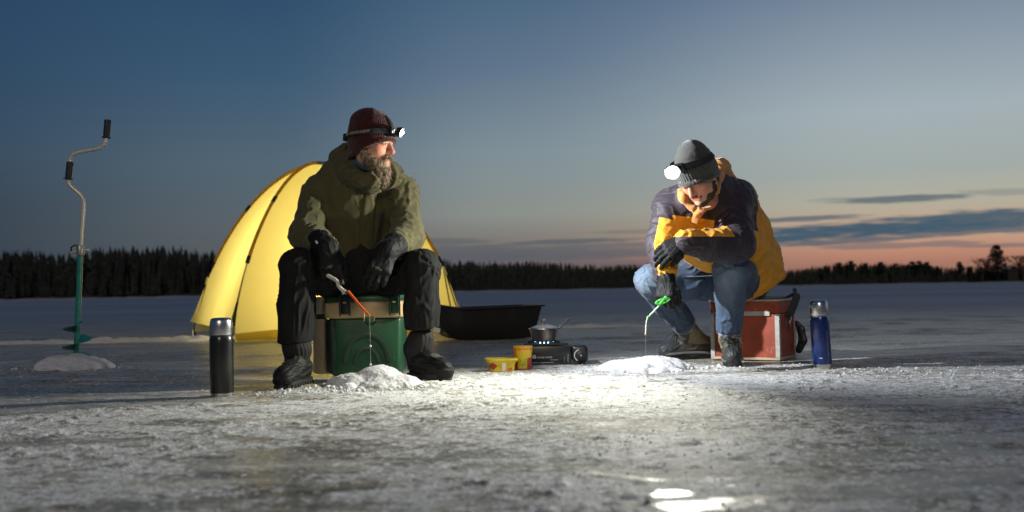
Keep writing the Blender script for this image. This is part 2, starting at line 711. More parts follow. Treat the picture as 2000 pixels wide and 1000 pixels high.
gx = axis_lines(-2.9, 3.0, 0.0125, -900, 900, 1.09)
gy = axis_lines(1.45, 6.2, 0.0125, -300, 950, 1.075)
XX, YY = np.meshgrid(gx, gy)
pv = np.stack([XX.ravel(), YY.ravel(), np.zeros(XX.size)], 1)
nearw = (1 - sstep(np.abs(pv[:, 0]), 3.0, 8.0)) * sstep(pv[:, 1], -1, 1.0) * (1 - sstep(pv[:, 1], 6.2, 16))
rot = math.radians(-14)
px_ = pv[:, 0] * math.cos(rot) - pv[:, 1] * math.sin(rot)
py_ = pv[:, 0] * math.sin(rot) + pv[:, 1] * math.cos(rot)
streak = fbm(np.stack([px_ * 0.8, py_ * 2.6, 0 * px_], 1) + fbm(pv * 1.3, 2, 3)[:, None] * 0.7, 4, 11)
patch = fbm(pv * np.array((2.2, 3.4, 1)) + 5, 4, 21)
grain = fbm(pv * 16, 3, 31)
fine = vnoise(pv * 38, 41)
midn = fbm(pv * np.array((7, 10, 1)) + 3, 3, 45)
clod = np.maximum(0, fbm(pv * 30, 2, 51) - 0.12) * sstep(fbm(pv * 3.1 + 9, 3, 52), -0.15, 0.35)
# frozen slush in front and between the men, smooth bare ice behind and to the left
front = (1 - sstep(pv[:, 1], 3.2, 6.2)) + 0.9 * np.exp(-((pv[:, 0] - 0.65) / 1.1) ** 2 - ((pv[:, 1] - 4.9) / 0.85) ** 2)
leftbare = sstep(-pv[:, 0] - 0.22 * (pv[:, 1] - 1), 0.55, 1.7) * sstep(pv[:, 1], 2.3, 4.0)
crust = np.clip(front - 0.50 * leftbare, 0, 1.3) * 0.72 - 0.02 + 0.70 * streak + 0.45 * patch + 0.35 * midn
crust = crust + 0.12 * (1 - sstep(pv[:, 1], 3.9, 5.0)) * (1 - leftbare)
# bare windows of dark ice, and a frosted stretch
g_ = G(1330, 868)
frosty = np.exp(-(((pv[:, 0] - g_[0]) / .40) ** 2 + ((pv[:, 1] - g_[1]) / .47) ** 2) ** 2)
for (qx, qy, lx, ly, dp) in ((1900, 925, .34, .10, 1.0), (1690, 890, .36, .07, .9), (1500, 873, .22, .05, .7), (1930, 850, .4, .10, .8), (1620, 965, .26, .07, .8),
                             (350, 980, .20, .07, .9), (110, 865, .35, .10, .8), (60, 790, .7, .2, .9), (640, 945, .2, .05, .5), (930, 890, .2, .03, .6), (1080, 902, .18, .03, .6),
                             (1360, 985, .20, .08, .8), (505, 905, .17, .26, 1.5), (520, 740, .25, .3, 1.0), (740, 985, .25, .05, .5), (1800, 780, .6, .12, .5), (450, 820, .4, .05, .4)):
    g_ = G(qx, qy)
    wq = fbm(pv * 9, 3, 61) * 1.7
    ax_ = (pv[:, 0] - g_[0]) * math.cos(.12) + (pv[:, 1] - g_[1]) * math.sin(.12)
    ay_ = (pv[:, 1] - g_[1]) * math.cos(.12) - (pv[:, 0] - g_[0]) * math.sin(.12)
    crust = crust - 1.5 * dp * np.exp(-((ax_ / lx) ** 2 + (ay_ / ly) ** 2) * (1 + wq))
crust = np.maximum(crust, frosty * 0.75)
snow = sstep(crust, -0.30, 0.95)
zz = nearw * (0.006 * streak + 0.003 * patch + snow * (0.0030 * np.maximum(grain, -0.2) + 0.0012 * fine + 0.020 * clod) + (1 - snow) * (0.0006 * grain + 0.0003 * fine))
zz = zz - nearw * 0.003
pv[:, 2] = zz
nx, ny = len(gx), len(gy)
ii = (np.arange(ny - 1)[:, None] * nx + np.arange(nx - 1)[None, :]).ravel()
quads = np.stack([ii, ii + 1, ii + nx + 1, ii + nx], 1)

m_ice = bpy.data.materials.new("lake_ice")
m_ice.use_nodes = True
t = NT(m_ice.node_tree)
tc = t.n('ShaderNodeTexCoord')
ob = tc.outputs['Object']
at = t.n('ShaderNodeAttribute', attribute_name='snow')
n1 = t.noise(ob, 24.0, 5.0, 0.65)
n2 = t.noise(ob, 90.0, 3.0, 0.6)
n3 = t.noise(t.scale(ob, (0.5, 1.6, 1)), 1.1, 6.0, 0.62, 0.4)
n4 = t.noise(t.scale(ob, (0.012, 0.06, 1)), 1.0, 5.0, 0.6)
sn = t.m('ADD', t.m('SUBTRACT', t.m('MULTIPLY', at.outputs['Fac'], 0.95), 0.22), t.m('MULTIPLY', t.m('SUBTRACT', n1, 0.5), 2.8))
sn = t.m('ADD', sn, t.m('MULTIPLY', t.m('SUBTRACT', n3, 0.5), 0.7))
sn = t.m('ADD', sn, t.m('MULTIPLY', t.m('SUBTRACT', n2, 0.5), 0.9))
sn = t.m('ADD', sn, t.m('MULTIPLY', t.m('SUBTRACT', t.noise(t.scale(ob, (1, 1.5, 1)), 6.0, 4.0, 0.6), 0.5), 1.3))
sn = t.smooth(sn, 0.10, 1.0)
vor = t.n('ShaderNodeTexVoronoi', feature='F1')
t.l(ob, vor.inputs['Vector'])
vor.inputs['Scale'].default_value = 130.0
bare_n = t.m('ADD', t.m('MULTIPLY', t.noise(t.scale(ob, (0.7, 2.4, 1)), 2.2, 7.0, 0.72), 0.55), t.m('ADD', t.m('MULTIPLY', n1, 0.30), t.m('MULTIPLY', n2, 0.15)))
bare = t.ramp(bare_n, [(0.38, (0.085, 0.078, 0.062)), (0.47, (0.21, 0.20, 0.165)), (0.55, (0.38, 0.365, 0.315)), (0.62, (0.70, 0.68, 0.62))])
white = t.ramp(n2, [(0.32, (0.34, 0.35, 0.345)), (0.5, (0.58, 0.59, 0.58)), (0.66, (0.86, 0.87, 0.86))])
# far ice: thin streaky snow, the dusk sky's blue put into its colour
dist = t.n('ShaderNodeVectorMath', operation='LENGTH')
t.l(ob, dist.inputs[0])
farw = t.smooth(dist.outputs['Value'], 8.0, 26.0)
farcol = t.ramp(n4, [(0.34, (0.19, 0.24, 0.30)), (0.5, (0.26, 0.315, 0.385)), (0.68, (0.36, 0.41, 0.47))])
col = t.mix(sn, bare, white)
# flecks of frozen snow, each a grain of its own size
for (sc_, thr, big) in ((46.0, 0.80, 0.30), (95.0, 0.72, 0.34)):
    fl = t.n('ShaderNodeTexVoronoi', feature='F1')
    t.l(ob, fl.inputs['Vector'])
    fl.inputs['Scale'].default_value = sc_
    sp = t.n('ShaderNodeSeparateColor')
    t.l(fl.outputs['Color'], sp.inputs[0])
    rad = t.m('MULTIPLY', t.smooth(sp.outputs[0], thr, 1.0), big * 1.5)
    fk = t.smooth(t.m('SUBTRACT', rad, fl.outputs['Distance']), 0.0, 0.06)
    col = t.mix(t.m('MULTIPLY', fk, 0.85), col, (0.86, 0.87, 0.86))
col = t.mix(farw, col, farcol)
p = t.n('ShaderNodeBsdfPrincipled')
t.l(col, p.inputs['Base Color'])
frost = t.smooth(t.m('ADD', at.outputs['Fac'], t.m('MULTIPLY', t.m('SUBTRACT', n1, 0.5), 0.5)), 0.12, 0.55)
ro = t.mixf(frost, t.ramp(bare_n, [(0.40, 0.22), (0.60, 0.48)]), 0.62)
t.l(t.mixf(farw, ro, 0.7), p.inputs['Roughness'])
p.inputs['IOR'].default_value = 1.31
t.l(t.mixf(farw, t.mixf(frost, 0.40, 0.05), 0.10), p.inputs['Specular IOR Level'])
hgt = t.m('ADD', t.m('MULTIPLY', n2, 0.6), t.m('MULTIPLY', vor.outputs['Distance'], t.mixf(sn, 0.05, 0.9)))
hgt = t.m('ADD', hgt, t.m('MULTIPLY', n1, 0.8))
b = t.n('ShaderNodeBump')
t.l(t.mixf(sn, 0.22, 0.32), b.inputs['Strength'])
b.inputs['Distance'].default_value = 0.006
t.l(hgt, b.inputs['Height'])
t.l(b.outputs[0], p.inputs['Normal'])
o = t.n('ShaderNodeOutputMaterial')
t.l(p.outputs[0], o.inputs[0])
ice = link("lake_ice", mesh_np("lake_ice", pv, quads, m_ice, True, {'snow': snow}))
tag(ice, kind='structure')


def ice_z(x, y):
    j = min(max(np.searchsorted(gy, y) - 1, 0), ny - 2)
    i = min(max(np.searchsorted(gx, x) - 1, 0), nx - 2)
    return float(zz[j * nx + i])


# ------------------------------------------------------------------ snow and crumbs
m_snow = mat("packed_snow", (0.80, 0.81, 0.82), 0.62, var=0.10, vscale=40, bump=0.7, bscale=120, bdist=0.006, spec=0.3, trans=((.85, .87, .88), .3))
m_wet = mat("wet_snow", (0.62, 0.63, 0.63), 0.45, var=0.2, vscale=30, bump=0.8, bscale=140, bdist=0.005, spec=0.45)


def snow_pile(c, rx, ry, h, seed, label, peaks=((0, 0, 1.0),), m=None):
    """heap of shovelled slush: many clods grown together"""
    r = np.random.default_rng(seed)
    S = Solid()
    zb = ice_z(c[0], c[1])
    n = 0
    while n < 85:
        a, q = r.random() * 6.283, r.random() ** .55
        x, y = math.cos(a) * q, math.sin(a) * q
        pk = max(p[2] * math.exp(-(((x - p[0]) / .62) ** 2 + ((y - p[1]) / .62) ** 2)) for p in peaks)
        rad = (.018 + .030 * r.random() ** 1.5) * (1.15 - .45 * q)
        z = h * pk * (.55 + .5 * r.random()) - rad * .75
        S.ell((c[0] + x * rx, c[1] + y * ry, zb + max(z, -rad * .35)), (rad * (1 + .35 * r.random()), rad * (1 + .35 * r.random()), rad * (.75 + .3 * r.random())), k=.020)
        n += 1
    for p in peaks:
        S.ell((c[0] + p[0] * rx, c[1] + p[1] * ry, zb - h * .25), (rx * .62, ry * .66, h * (1.12 * p[2])), k=.03)
    V, Q = S.mesh(.0055)
    V = relax(V, Q, 1)
    V = V + vnormals(V, Q) * (.0045 * fbm(V * 48, 3, seed) + .0028 * fbm(V * 130, 2, seed + 2))[:, None]
    keepq = (V[Q][:, :, 2].max(1) > zb - .02)
    Q = Q[keepq]
    used = np.unique(Q)
    mp = np.zeros(len(V), int)
    mp[used] = np.arange(len(used))
    o = link("snow_pile", mesh_np("snow_pile", V[used], mp[Q], m or m_snow), None, (c[0], c[1], 0))
    return tag(o, label, "snow pile")


snow_pile((P(727, 700, 4.70)[0], 4.70), 0.205, 0.18, 0.088, 5, "grey white heap of dug snow in front of the green box between the black boots",
          ((.18, .1, 1.0), (-.45, -.05, .62), (.6, -.1, .6)))
snow_pile((P(1262, 700, 5.32)[0], 5.32), 0.25, 0.22, 0.062, 9, "brilliantly lit white snow heap beside the hiking boots",
          ((.25, .1, 1.0), (-.35, .1, .9), (0, -.3, .6)))
snow_pile((P(142, 700, 6.08)[0], 6.08), 0.235, 0.20, 0.088, 14, "round snow heap under the green ice auger",
          ((.1, 0, 1.0), (-.35, 0, .9), (.45, 0, .8)))


def snow_drift(p0, p1, wid, h, seed, label):
    n, m_ = 150, 22
    p0, p1 = np.asarray(p0, float), np.asarray(p1, float)
    d = p1 - p0
    L = np.linalg.norm(d)
    d = d / L
    s_ = np.array((-d[1], d[0], 0))
    u, v = np.meshgrid(np.linspace(0, 1, n), np.linspace(-1, 1, m_), indexing='ij')
    u, v = u.ravel(), v.ravel()
    q = p0 + d * (u * L)[:, None]
    wv = wid * (.55 + .5 * fbm(np.stack([u * 6, 0 * u, 0 * u + seed], 1), 3, seed)) * np.minimum(1, np.minimum(u, 1 - u) * 8) + .02
    q = q + s_ * (v * wv + .10 * fbm(np.stack([u * 4, 0 * u + 3, 0 * u + seed], 1), 2, seed))[:, None]
    z = (1 - v ** 2) * h * (.35 + .9 * np.abs(fbm(q * 3.5, 3, seed + 1))) + (1 - v ** 2) ** .5 * (.014 * fbm(q * 22, 3, seed + 2))
    q[:, 2] = np.where(np.abs(v) > .97, -.02, np.maximum(z, -.01) * np.minimum(1, np.minimum(u, 1 - u) * 10))
    k = (np.arange(n - 1)[:, None] * m_ + np.arange(m_ - 1)[None, :]).ravel()
    o = link("snow_drift", mesh_np("snow_drift", q, np.stack([k, k + 1, k + m_ + 1, k + m_], 1), m_snow), None, (float((p0 + p1)[0] / 2), float((p0 + p1)[1] / 2), 0))
    return tag(o, label, "snow drift")


snow_drift((-5.7, 9.35, 0), (-2.75, 9.75, 0), .30, .055, 3, "low ridge of snow lit yellow on the ice left of the tent")
snow_drift((0.25, 11.3, 0), (1.65, 11.0, 0), .24, .040, 6, "low snow ridge with a faint yellow light on the ice beyond the stove")


def crumb_mesh(name, pos, size, m, seed, kind='stuff'):
    """many small rough ice grains joined into one object"""
    r = np.random.default_rng(seed)
    n = len(pos)
    g_ = 1.618
    octa = np.array([(-1, g_, 0), (1, g_, 0), (-1, -g_, 0), (1, -g_, 0), (0, -1, g_), (0, 1, g_), (0, -1, -g_), (0, 1, -g_), (g_, 0, -1), (g_, 0, 1), (-g_, 0, -1), (-g_, 0, 1)], float) / 1.9
    fac = np.array([(0, 11, 5), (0, 5, 1), (0, 1, 7), (0, 7, 10), (0, 10, 11), (1, 5, 9), (5, 11, 4), (11, 10, 2), (10, 7, 6), (7, 1, 8),
                    (3, 9, 4), (3, 4, 2), (3, 2, 6), (3, 6, 8), (3, 8, 9), (4, 9, 5), (2, 4, 11), (6, 2, 10), (8, 6, 7), (9, 8, 1)])
    jit = 1 + 0.45 * (r.random((n, 12, 1)) - 0.5) * 1.5
    ang = r.random(n) * 6.28
    c, s = np.cos(ang)[:, None], np.sin(ang)[:, None]
    v = octa[None] * jit + 0.3 * (r.random((n, 12, 3)) - 0.5)
    v = np.stack([v[..., 0] * c - v[..., 1] * s, v[..., 0] * s + v[..., 1] * c, v[..., 2] * (0.6 + 0.5 * r.random((n, 1)))], 2)
    v = v * np.asarray(size)[:, None, None] + pos[:, None]
    Q = (fac[None] + (np.arange(n) * 12)[:, None, None]).reshape(-1, 3)
    o = link(name, mesh_np(name, v.reshape(-1, 3), Q, m, True))
    return tag(o, kind=kind)


m_grain = mat("ice_grain", (0.72, 0.74, 0.75), 0.22, var=0.2, bump=0, spec=0.5, trans=((.85, .87, .88), .55))
# grains lie where the crust is rough
cand_y = 1.4 + 4.6 * rng.random(60000) ** 1.2
cand_x = (rng.random(60000) - 0.5) * 1.25 * cand_y
jj = np.clip(np.searchsorted(gy, cand_y) - 1, 0, ny - 2)
kk = np.clip(np.searchsorted(gx, cand_x) - 1, 0, nx - 2)
keep = rng.random(60000) < (snow[jj * nx + kk] * 0.15 + 0.03) * (0.55 + 0.9 * (fbm(np.stack([cand_x, cand_y, 0 * cand_x], 1) * 2.2, 3, 77)))
cx_, cy_, cz_ = cand_x[keep], cand_y[keep], zz[jj * nx + kk][keep]
sz_ = 0.0012 + 0.0045 * rng.random(len(cx_)) ** 5
crumb_mesh("ice_grains", np.stack([cx_, cy_, cz_ + sz_ * 0.3], 1), sz_, m_grain, 3)
# slush thrown out round the heaps
ps, ss = [], []
for (hx, hy, rad, cnt, big) in ((P(700, 700, 4.6)[0], 4.58, 0.34, 260, .018), (P(1268, 700, 5.32)[0], 5.28, 0.36, 260, .018), (P(142, 700, 6.1)[0], 6.1, 0.36, 120, .016),
                                (P(1530, 700, 5.4)[0], 5.3, 0.3, 120, .010), (P(1770, 740, 4.9)[0], 4.9, 0.5, 220, .010), (P(580, 770, 4.4)[0], 4.42, 0.25, 160, .011)):
    a, q = rng.random(cnt) * 6.28, rng.random(cnt) ** 0.7 * rad
    for i in range(cnt):
        x, y = hx + math.cos(a[i]) * q[i] * 1.15, hy + math.sin(a[i]) * q[i] * 0.8
        s_ = 0.0025 + big * .62 * rng.random() ** 4
        ps.append((x, y, ice_z(x, y) + s_ * 0.25))
        ss.append(s_)
crumb_mesh("snow_crumbs", np.array(ps), np.array(ss), m_snow, 8)

# ------------------------------------------------------------------ far shore
SHORE = [(-900, 210), (-400, 235), (0, 260), (450, 285), (900, 385), (1240, 430), (1530, 480), (1900, 455), (2050, 430), (2400, 400), (3000, 380)]


def shore_at(px):
    xs = [s[0] for s in SHORE]
    return float(np.interp(px, xs, [s[1] for s in SHORE]))


m_bank = mat("snowy_bank", (0.40, 0.41, 0.43), 0.9, var=0.5, vscale=0.35, bump=0, aniso=(1, 1, 3))
m_duff = mat("forest_floor", (0.05, 0.045, 0.035), 0.95, var=0.4, vscale=0.2, bump=0)
xs = np.arange(-900, 3001, 20)
rows = []
for (back, h) in ((-3, -0.3), (0.5, 0.06), (3, 0.35), (8, 0.8), (40, 2.0), (500, 4.0)):
    row = []
    for q in xs:
        d0 = shore_at(q) + 3 * math.sin(q * 0.031) + 2 * math.sin(q * 0.11)
        g_ = direction(q, 560)
        y_ = d0 + back
        row.append((g_.x / g_.y * y_, y_, h * (1 + 0.25 * math.sin(q * 0.07 + back))))
    rows.append(row)
V = np.array(rows).reshape(-1, 3)
k = np.arange(len(xs) - 1)
Q = np.concatenate([np.stack([j * len(xs) + k, j * len(xs) + k + 1, (j + 1) * len(xs) + k + 1, (j + 1) * len(xs) + k], 1) for j in range(5)])
land = link("shore", mesh_np("shore", V, Q, m_duff))
land.data.materials.append(m_bank)
for p_ in land.data.polygons:
    if p_.index < (len(xs) - 1) * 2:
        p_.material_index = 1
tag(land, kind='structure')

m_needle = mat("dark_needles", (0.040, 0.045, 0.040), 0.9, var=0.5, vscale=0.6, bump=0, spec=0.1)
m_bark = mat("bark", (0.05, 0.038, 0.03), 0.9, var=0.3, vscale=3, bump=0, spec=0.1)
m_twig = mat("bare_twigs", (0.10, 0.05, 0.036), 0.9, var=0.3, vscale=2, bump=0, spec=0.1)


def spruce(r, h, wd, tiers=7, n=9):
    """jagged whorls of hanging branches round a stem; triangles in local coordinates"""
    V, T = [], []
    for k in range(tiers):
        f0 = k / tiers
        z0 = h * (0.06 + 0.90 * f0)
        z1 = min(h, z0 + h * (0.26 - 0.09 * f0))
        rad = wd * (1 - f0) ** 0.75 * (0.8 + 0.4 * r.random()) + 0.03 * wd
        b = len(V)
        V.append((0, 0, z1))
        a0 = r.random() * 6.28
        for i in range(n * 2):
            a = a0 + math.pi * i / n
            q = rad * ((0.75 + 0.5 * r.random()) if i % 2 == 0 else 0.32)
            V.append((math.cos(a) * q, math.sin(a) * q, z0 - (0.05 * h * r.random() if i % 2 == 0 else -0.05 * h)))
        for i in range(n * 2):
            T.append((b, b + 1 + i, b + 1 + (i + 1) % (n * 2)))
    return np.array(V), np.array(T)


fr = np.random.default_rng(21)
protos = [spruce(fr, 1.0, wd, t_, n_) for (wd, t_, n_) in ((.10, 8, 6), (.13, 7, 6), (.085, 8, 6), (.16, 6, 7), (.12, 9, 6), (.22, 5, 8))]
top_px = lambda q: float(np.interp(q, [-900, 0, 60, 120, 200, 330, 440, 700, 870, 980, 1060, 1150, 1240, 1500, 1560, 1640, 1720, 1800, 1850, 1920, 2000, 2500],
                                   [470, 492, 488, 500, 484, 484, 496, 508, 510, 513, 511, 519, 516, 531, 526, 514, 516, 515, 524, 520, 515, 500]))
VV, TT, nv = [], [], 0
for row in range(6):
    q = -880.0
    while q < 2950:
        d0 = shore_at(q) + 5 + row * 6 + fr.random() * 5
        g_ = direction(q, 560)
        base = np.array((g_.x / g_.y * d0, d0, 0.4 + row * 0.25))
        want = (math.degrees(0) + (584 - 0.0175 * q) - top_px(q)) / 1944 * d0 * (0.86 + 0.16 * fr.random() ** 1.6)
        if row == 0:
            want *= 0.45 + 0.4 * fr.random()
        v, tt = protos[int(fr.random() * 6)]
        a = fr.random() * 6.28
        wv = 0.8 + 0.5 * fr.random()
        vv = v * np.array((want * wv, want * wv, want))
        vv = np.stack([vv[:, 0] * math.cos(a) - vv[:, 1] * math.sin(a), vv[:, 0] * math.sin(a) + vv[:, 1] * math.cos(a), vv[:, 2]], 1) + base
        VV.append(vv)
        TT.append(tt + nv)
        nv += len(vv)
        q += (0.75 + 1.1 * fr.random()) / d0 * 1944
forest = link("forest", mesh_np("forest", np.concatenate(VV), np.concatenate(TT), m_needle, False))
tag(forest, kind='stuff')


def conifer_meshes(seed, wd, tiers):
    r = np.random.default_rng(seed)
    v, tt = spruce(r, 1.0, wd, tiers, 10)
    c = mesh_np("crown", v, tt, m_needle, False)
    b = MB().lathe((0, 0, 0), [(0.016, -0.02), (0.011, 0.4), (0.002, 0.97)], 6)
    return c, b


def put_tree(name, base, h, wd, cm, tm, label, group=None, rz=0.0):
    o = thing(name, base, label, "tree", group)
    o.rotation_euler = (0, 0, rz)
    for n_, me in (("crown", cm), ("trunk", tm)):
        c = bpy.data.objects.new(n_, me)
        COL.objects.link(c)
        c.parent = o
        c.scale = (h * wd, h * wd, h)
    return o


cm, tb = conifer_meshes(5, 0.17, 11)
tmm = bpy.data.meshes.new("trunk")
tmm.from_pydata(tb.v, [], tb.f)
tmm.materials.append(m_bark)
cm2 = conifer_meshes(6, 0.21, 9)[0]
# spires that stand above the left forest edge
for i, (q, y) in enumerate(((15, 486), (62, 487), (196, 481), (233, 482), (306, 482), (345, 485), (400, 489))):
    d0 = shore_at(q) + 9 + 5 * fr.random()
    g_ = direction(q, 560)
    hh = ((584 - 0.0175 * q) - y - 3) / 1944 * d0
    put_tree("spruce_tree", (g_.x / g_.y * d0, d0, 0.4), hh, 0.60 + 0.25 * fr.random(), (cm, cm2)[i % 2], tmm,
             "tall dark spruce spire rising above the forest edge left of the yellow tent", "spruce spires above the left forest edge", fr.random() * 6)
for i, (q, y) in enumerate(((968, 507), (1028, 508), (1145, 514), (898, 506), (945, 510))):
    d0 = shore_at(q) + 9 + 5 * fr.random()
    g_ = direction(q, 560)
    hh = ((584 - 0.0175 * q) - y) / 1944 * d0
    put_tree("spruce_tree", (g_.x / g_.y * d0, d0, 0.4), hh, 0.9, (cm, cm2)[i % 2], tmm,
             "dark spruce tip above the far forest between the two men", "spruce tips above the middle forest edge", fr.random() * 6)


# loose pines: rounded clumps of needles on a bare stem
def clump_tree(seed, lobes, n, leaf, flat=0.7):
    r = np.random.default_rng(seed)
    V, T = [], []
    for _ in range(n):
        c, rad = lobes[r.integers(len(lobes))]
        d = r.normal(size=3)
        d /= np.linalg.norm(d)
        p0 = np.array(c) + d * rad * r.random() ** 0.4 * np.array((1, 1, flat))
        u = r.normal(size=3)
        u /= np.linalg.norm(u)
        v = np.cross(u, r.normal(size=3))
        v /= np.linalg.norm(v)
        b = len(V)
        V += [p0 + u * leaf, p0 - u * leaf * .5 + v * leaf * .6, p0 - u * leaf * .5 - v * leaf * .6]
        T.append((b, b + 1, b + 2))
    return mesh_np("crown", np.array(V), np.array(T), m_needle, False)


pine_cm = [clump_tree(40 + i, [((.02 * i, 0, .93), .09), ((.10, .03, .80), .12), ((-.10, -.04, .76), .12), ((.03, .08, .64), .14), ((-.05, -.06, .56), .11)], 520, 0.045) for i in range(2)]
for i, (q, y) in enumerate(((1640, 512), (1662, 509), (1692, 513), (1722, 511), (1750, 514), (1782, 510), (1796, 509), (1812, 511), (1832, 520), (1876, 511), (1896, 520), (1612, 519))):
    d0 = shore_at(q) + 8 + 6 * fr.random()
    g_ = direction(q, 560)
    hh = ((584 - 0.0175 * q) - y) / 1944 * d0
    put_tree("pine_tree", (g_.x / g_.y * d0, d0, 0.4), hh, 1.25, pine_cm[i % 2], tmm,
             "dark round-topped pine in the far treeline under the orange glow", "round-topped pines in the right treeline", fr.random() * 6)

# the taller cluster at the right end: one leafy dark tree and bare ones round it
def bare_tree_mesh(seed, depth=5):
    r = np.random.default_rng(seed)
    mb = MB()
    def grow(p, d, L, rad, k):
        q = p + d * L
        mb.tube([p, (p + q) / 2 + r.normal(size=3) * L * .04, q], [rad, rad * .85, rad * .7], 4, False)
        if k == 0:
            return
        for _ in range(3 if k > 1 else 4):
            nd = nrm(d + r.normal(size=3) * 0.42 + np.array((0, 0, .12)))
            grow(p + d * L * (0.55 + .45 * r.random()), nd, L * (0.62 + .16 * r.random()), rad * .55, k - 1)
    grow(np.zeros(3), np.array((0, 0, 1.0)), 0.34, 0.034, depth)
    return mb


bt = []
for s_ in (3, 8):
    mb = bare_tree_mesh(s_)
    me = bpy.data.meshes.new("crown")
    me.from_pydata(mb.v, [], mb.f)
    me.materials.append(m_twig)
    bt.append(me)
shortm = bpy.data.meshes.new("trunk")
_b = MB().lathe((0, 0, 0), [(0.024, -0.03), (0.018, 0.2), (0.012, 0.34)], 7)
shortm.from_pydata(_b.v, [], _b.f)
shortm.materials.append(m_bark)
tall_cm = clump_tree(60, [((0, 0, .92), .07), ((.05, 0, .78), .12), ((-.05, .02, .68), .14), ((.03, 0, .52), .17), ((-.03, 0, .36), .19), ((.02, 0, .2), .2)], 760, 0.036, 1.0)
for (q, y, kind, wd, lab) in ((1949, 477, 0, 1.5, "tallest dark tree with a narrow top at the right end of the treeline"),
                              (1921, 489, 1, 1.7, "bare leafless tree just left of the tallest dark tree"),
                              (1974, 482, 2, 1.8, "bare leafless tree close on the right of the tallest dark tree"),
                              (1999, 481, 1, 1.8, "spreading bare tree at the right edge of the picture")):
    d0 = shore_at(q) + 6
    g_ = direction(q, 560)
    hh = ((584 - 0.0175 * q) - y) / 1944 * d0
    put_tree("dense_tree" if kind == 0 else "bare_tree", (g_.x / g_.y * d0, d0, 0.4), hh, wd,
             tall_cm if kind == 0 else bt[kind - 1], shortm if kind else tmm, lab, None, q)

# a snowy roof among those trees and a pale cabin further left
m_wood = mat("weathered_boards", (0.03, 0.026, 0.024), 0.9, var=0.3, vscale=2, bump=0)
m_roofsnow = mat("roof_snow", (0.34, 0.32, 0.36), 0.9, var=0.1, bump=0)
m_palewall = mat("pale_boards", (0.42, 0.44, 0.47), 0.9, var=0.1, bump=0)
m_pane = mat("window_pane", (0.02, 0.025, 0.03), 0.15, var=0.1, bump=0)


def cabin(q, ytop, wid, label, wall, shift):
    d0 = shore_at(q) + shift
    g_ = direction(q, 560)
    x0 = g_.x / g_.y * d0
    top = ((584 - 0.0175 * q) - ytop) / 1944 * d0 + H
    o = thing("house", (x0, d0, 0.3), label, "house")
    hw, zw = wid / 2, top - wid * 0.28
    MB().box((x0 - hw, d0, -0.2), (x0 + hw, d0 + wid * .8, zw)).build("wall", wall, o, smooth=False)
    r = MB()
    e = 0.3
    for sgn in (-1, 1):
        r.add([(x0, d0 - e, top), (x0 + sgn * (hw + e), d0 - e, zw - .1), (x0 + sgn * (hw + e), d0 + wid * .8 + e, zw - .1), (x0, d0 + wid * .8 + e, top),
               (x0, d0 - e, top - .18), (x0 + sgn * (hw + e), d0 - e, zw - .28), (x0 + sgn * (hw + e), d0 + wid * .8 + e, zw - .28), (x0, d0 + wid * .8 + e, top - .18)],
              [(0, 1, 2, 3), (4, 5, 6, 7), (0, 1, 5, 4), (1, 2, 6, 5), (2, 3, 7, 6)])
    r.build("roof", m_roofsnow, o, smooth=False)
    for k_ in (-.45, .45):
        MB().box((x0 + hw * k_ - .35, d0 - .06, zw - 1.6), (x0 + hw * k_ + .35, d0 + .05, zw - .6)).build("window", m_pane, o, smooth=False)
    return o


cabin(1980, 518.5, 4.6, "snow-roofed house among the trees at the right edge", m_wood, 4)
# ------------------------------------------------------------------ dome tent, lit from inside
m_fab = mat("yellow_tent_cloth", (0.86, 0.68, 0.20), 0.6, var=0.05, vscale=5, bump=0.1, bscale=60, bdist=0.004, spec=0.3, trans=((0.96, 0.84, 0.29), 0.62))
m_fab2 = mat("yellow_hem_cloth", (0.72, 0.50, 0.05), 0.6, var=0.08, vscale=5, bump=0.1, spec=0.3, trans=((0.85, 0.6, 0.08), 0.4))
m_sleeve = mat("ochre_pole_sleeve", (0.60, 0.42, 0.06), 0.7, var=0.08, bump=0.1, trans=((0.75, 0.52, 0.08), 0.7))
m_black = mat("black_plastic", (0.012, 0.012, 0.013), 0.42, var=0.2, bump=0.05)
m_cord = mat("dark_cord", (0.015, 0.017, 0.02), 0.8, var=0.2, bump=0)
m_alu = mat("brushed_aluminium", (0.62, 0.61, 0.58), 0.34, 1.0, var=0.1, vscale=60, bump=0.05)
FL, SIDE = np.array((-2.58, 9.20, 0.0)), np.array((-0.47, 0.88, 0.0))
FRONT = np.array((0.88, 0.47, 0.0))
FRc, BL, BR = FL + 2.32 * FRONT, FL + 1.85 * SIDE, FL + 2.32 * FRONT + 1.85 * SIDE
CEN = (FL + FRc + BL + BR) / 4
TH = 1.80
tent = thing("dome_tent", (CEN[0], CEN[1], 0), "glowing yellow dome tent pitched on the ice behind the man in olive", "tent")


def pole_pt(c, t):
    """t 0 at the foot .. 1 at the crown"""
    a = t * math.pi / 2
    r, zz_ = math.cos(a), math.sin(a)
    z = 0.52 * zz_ + 0.48 * (1 - r * r)
    return np.array((CEN[0] + (c[0] - CEN[0]) * r, CEN[1] + (c[1] - CEN[1]) * r, TH * z))


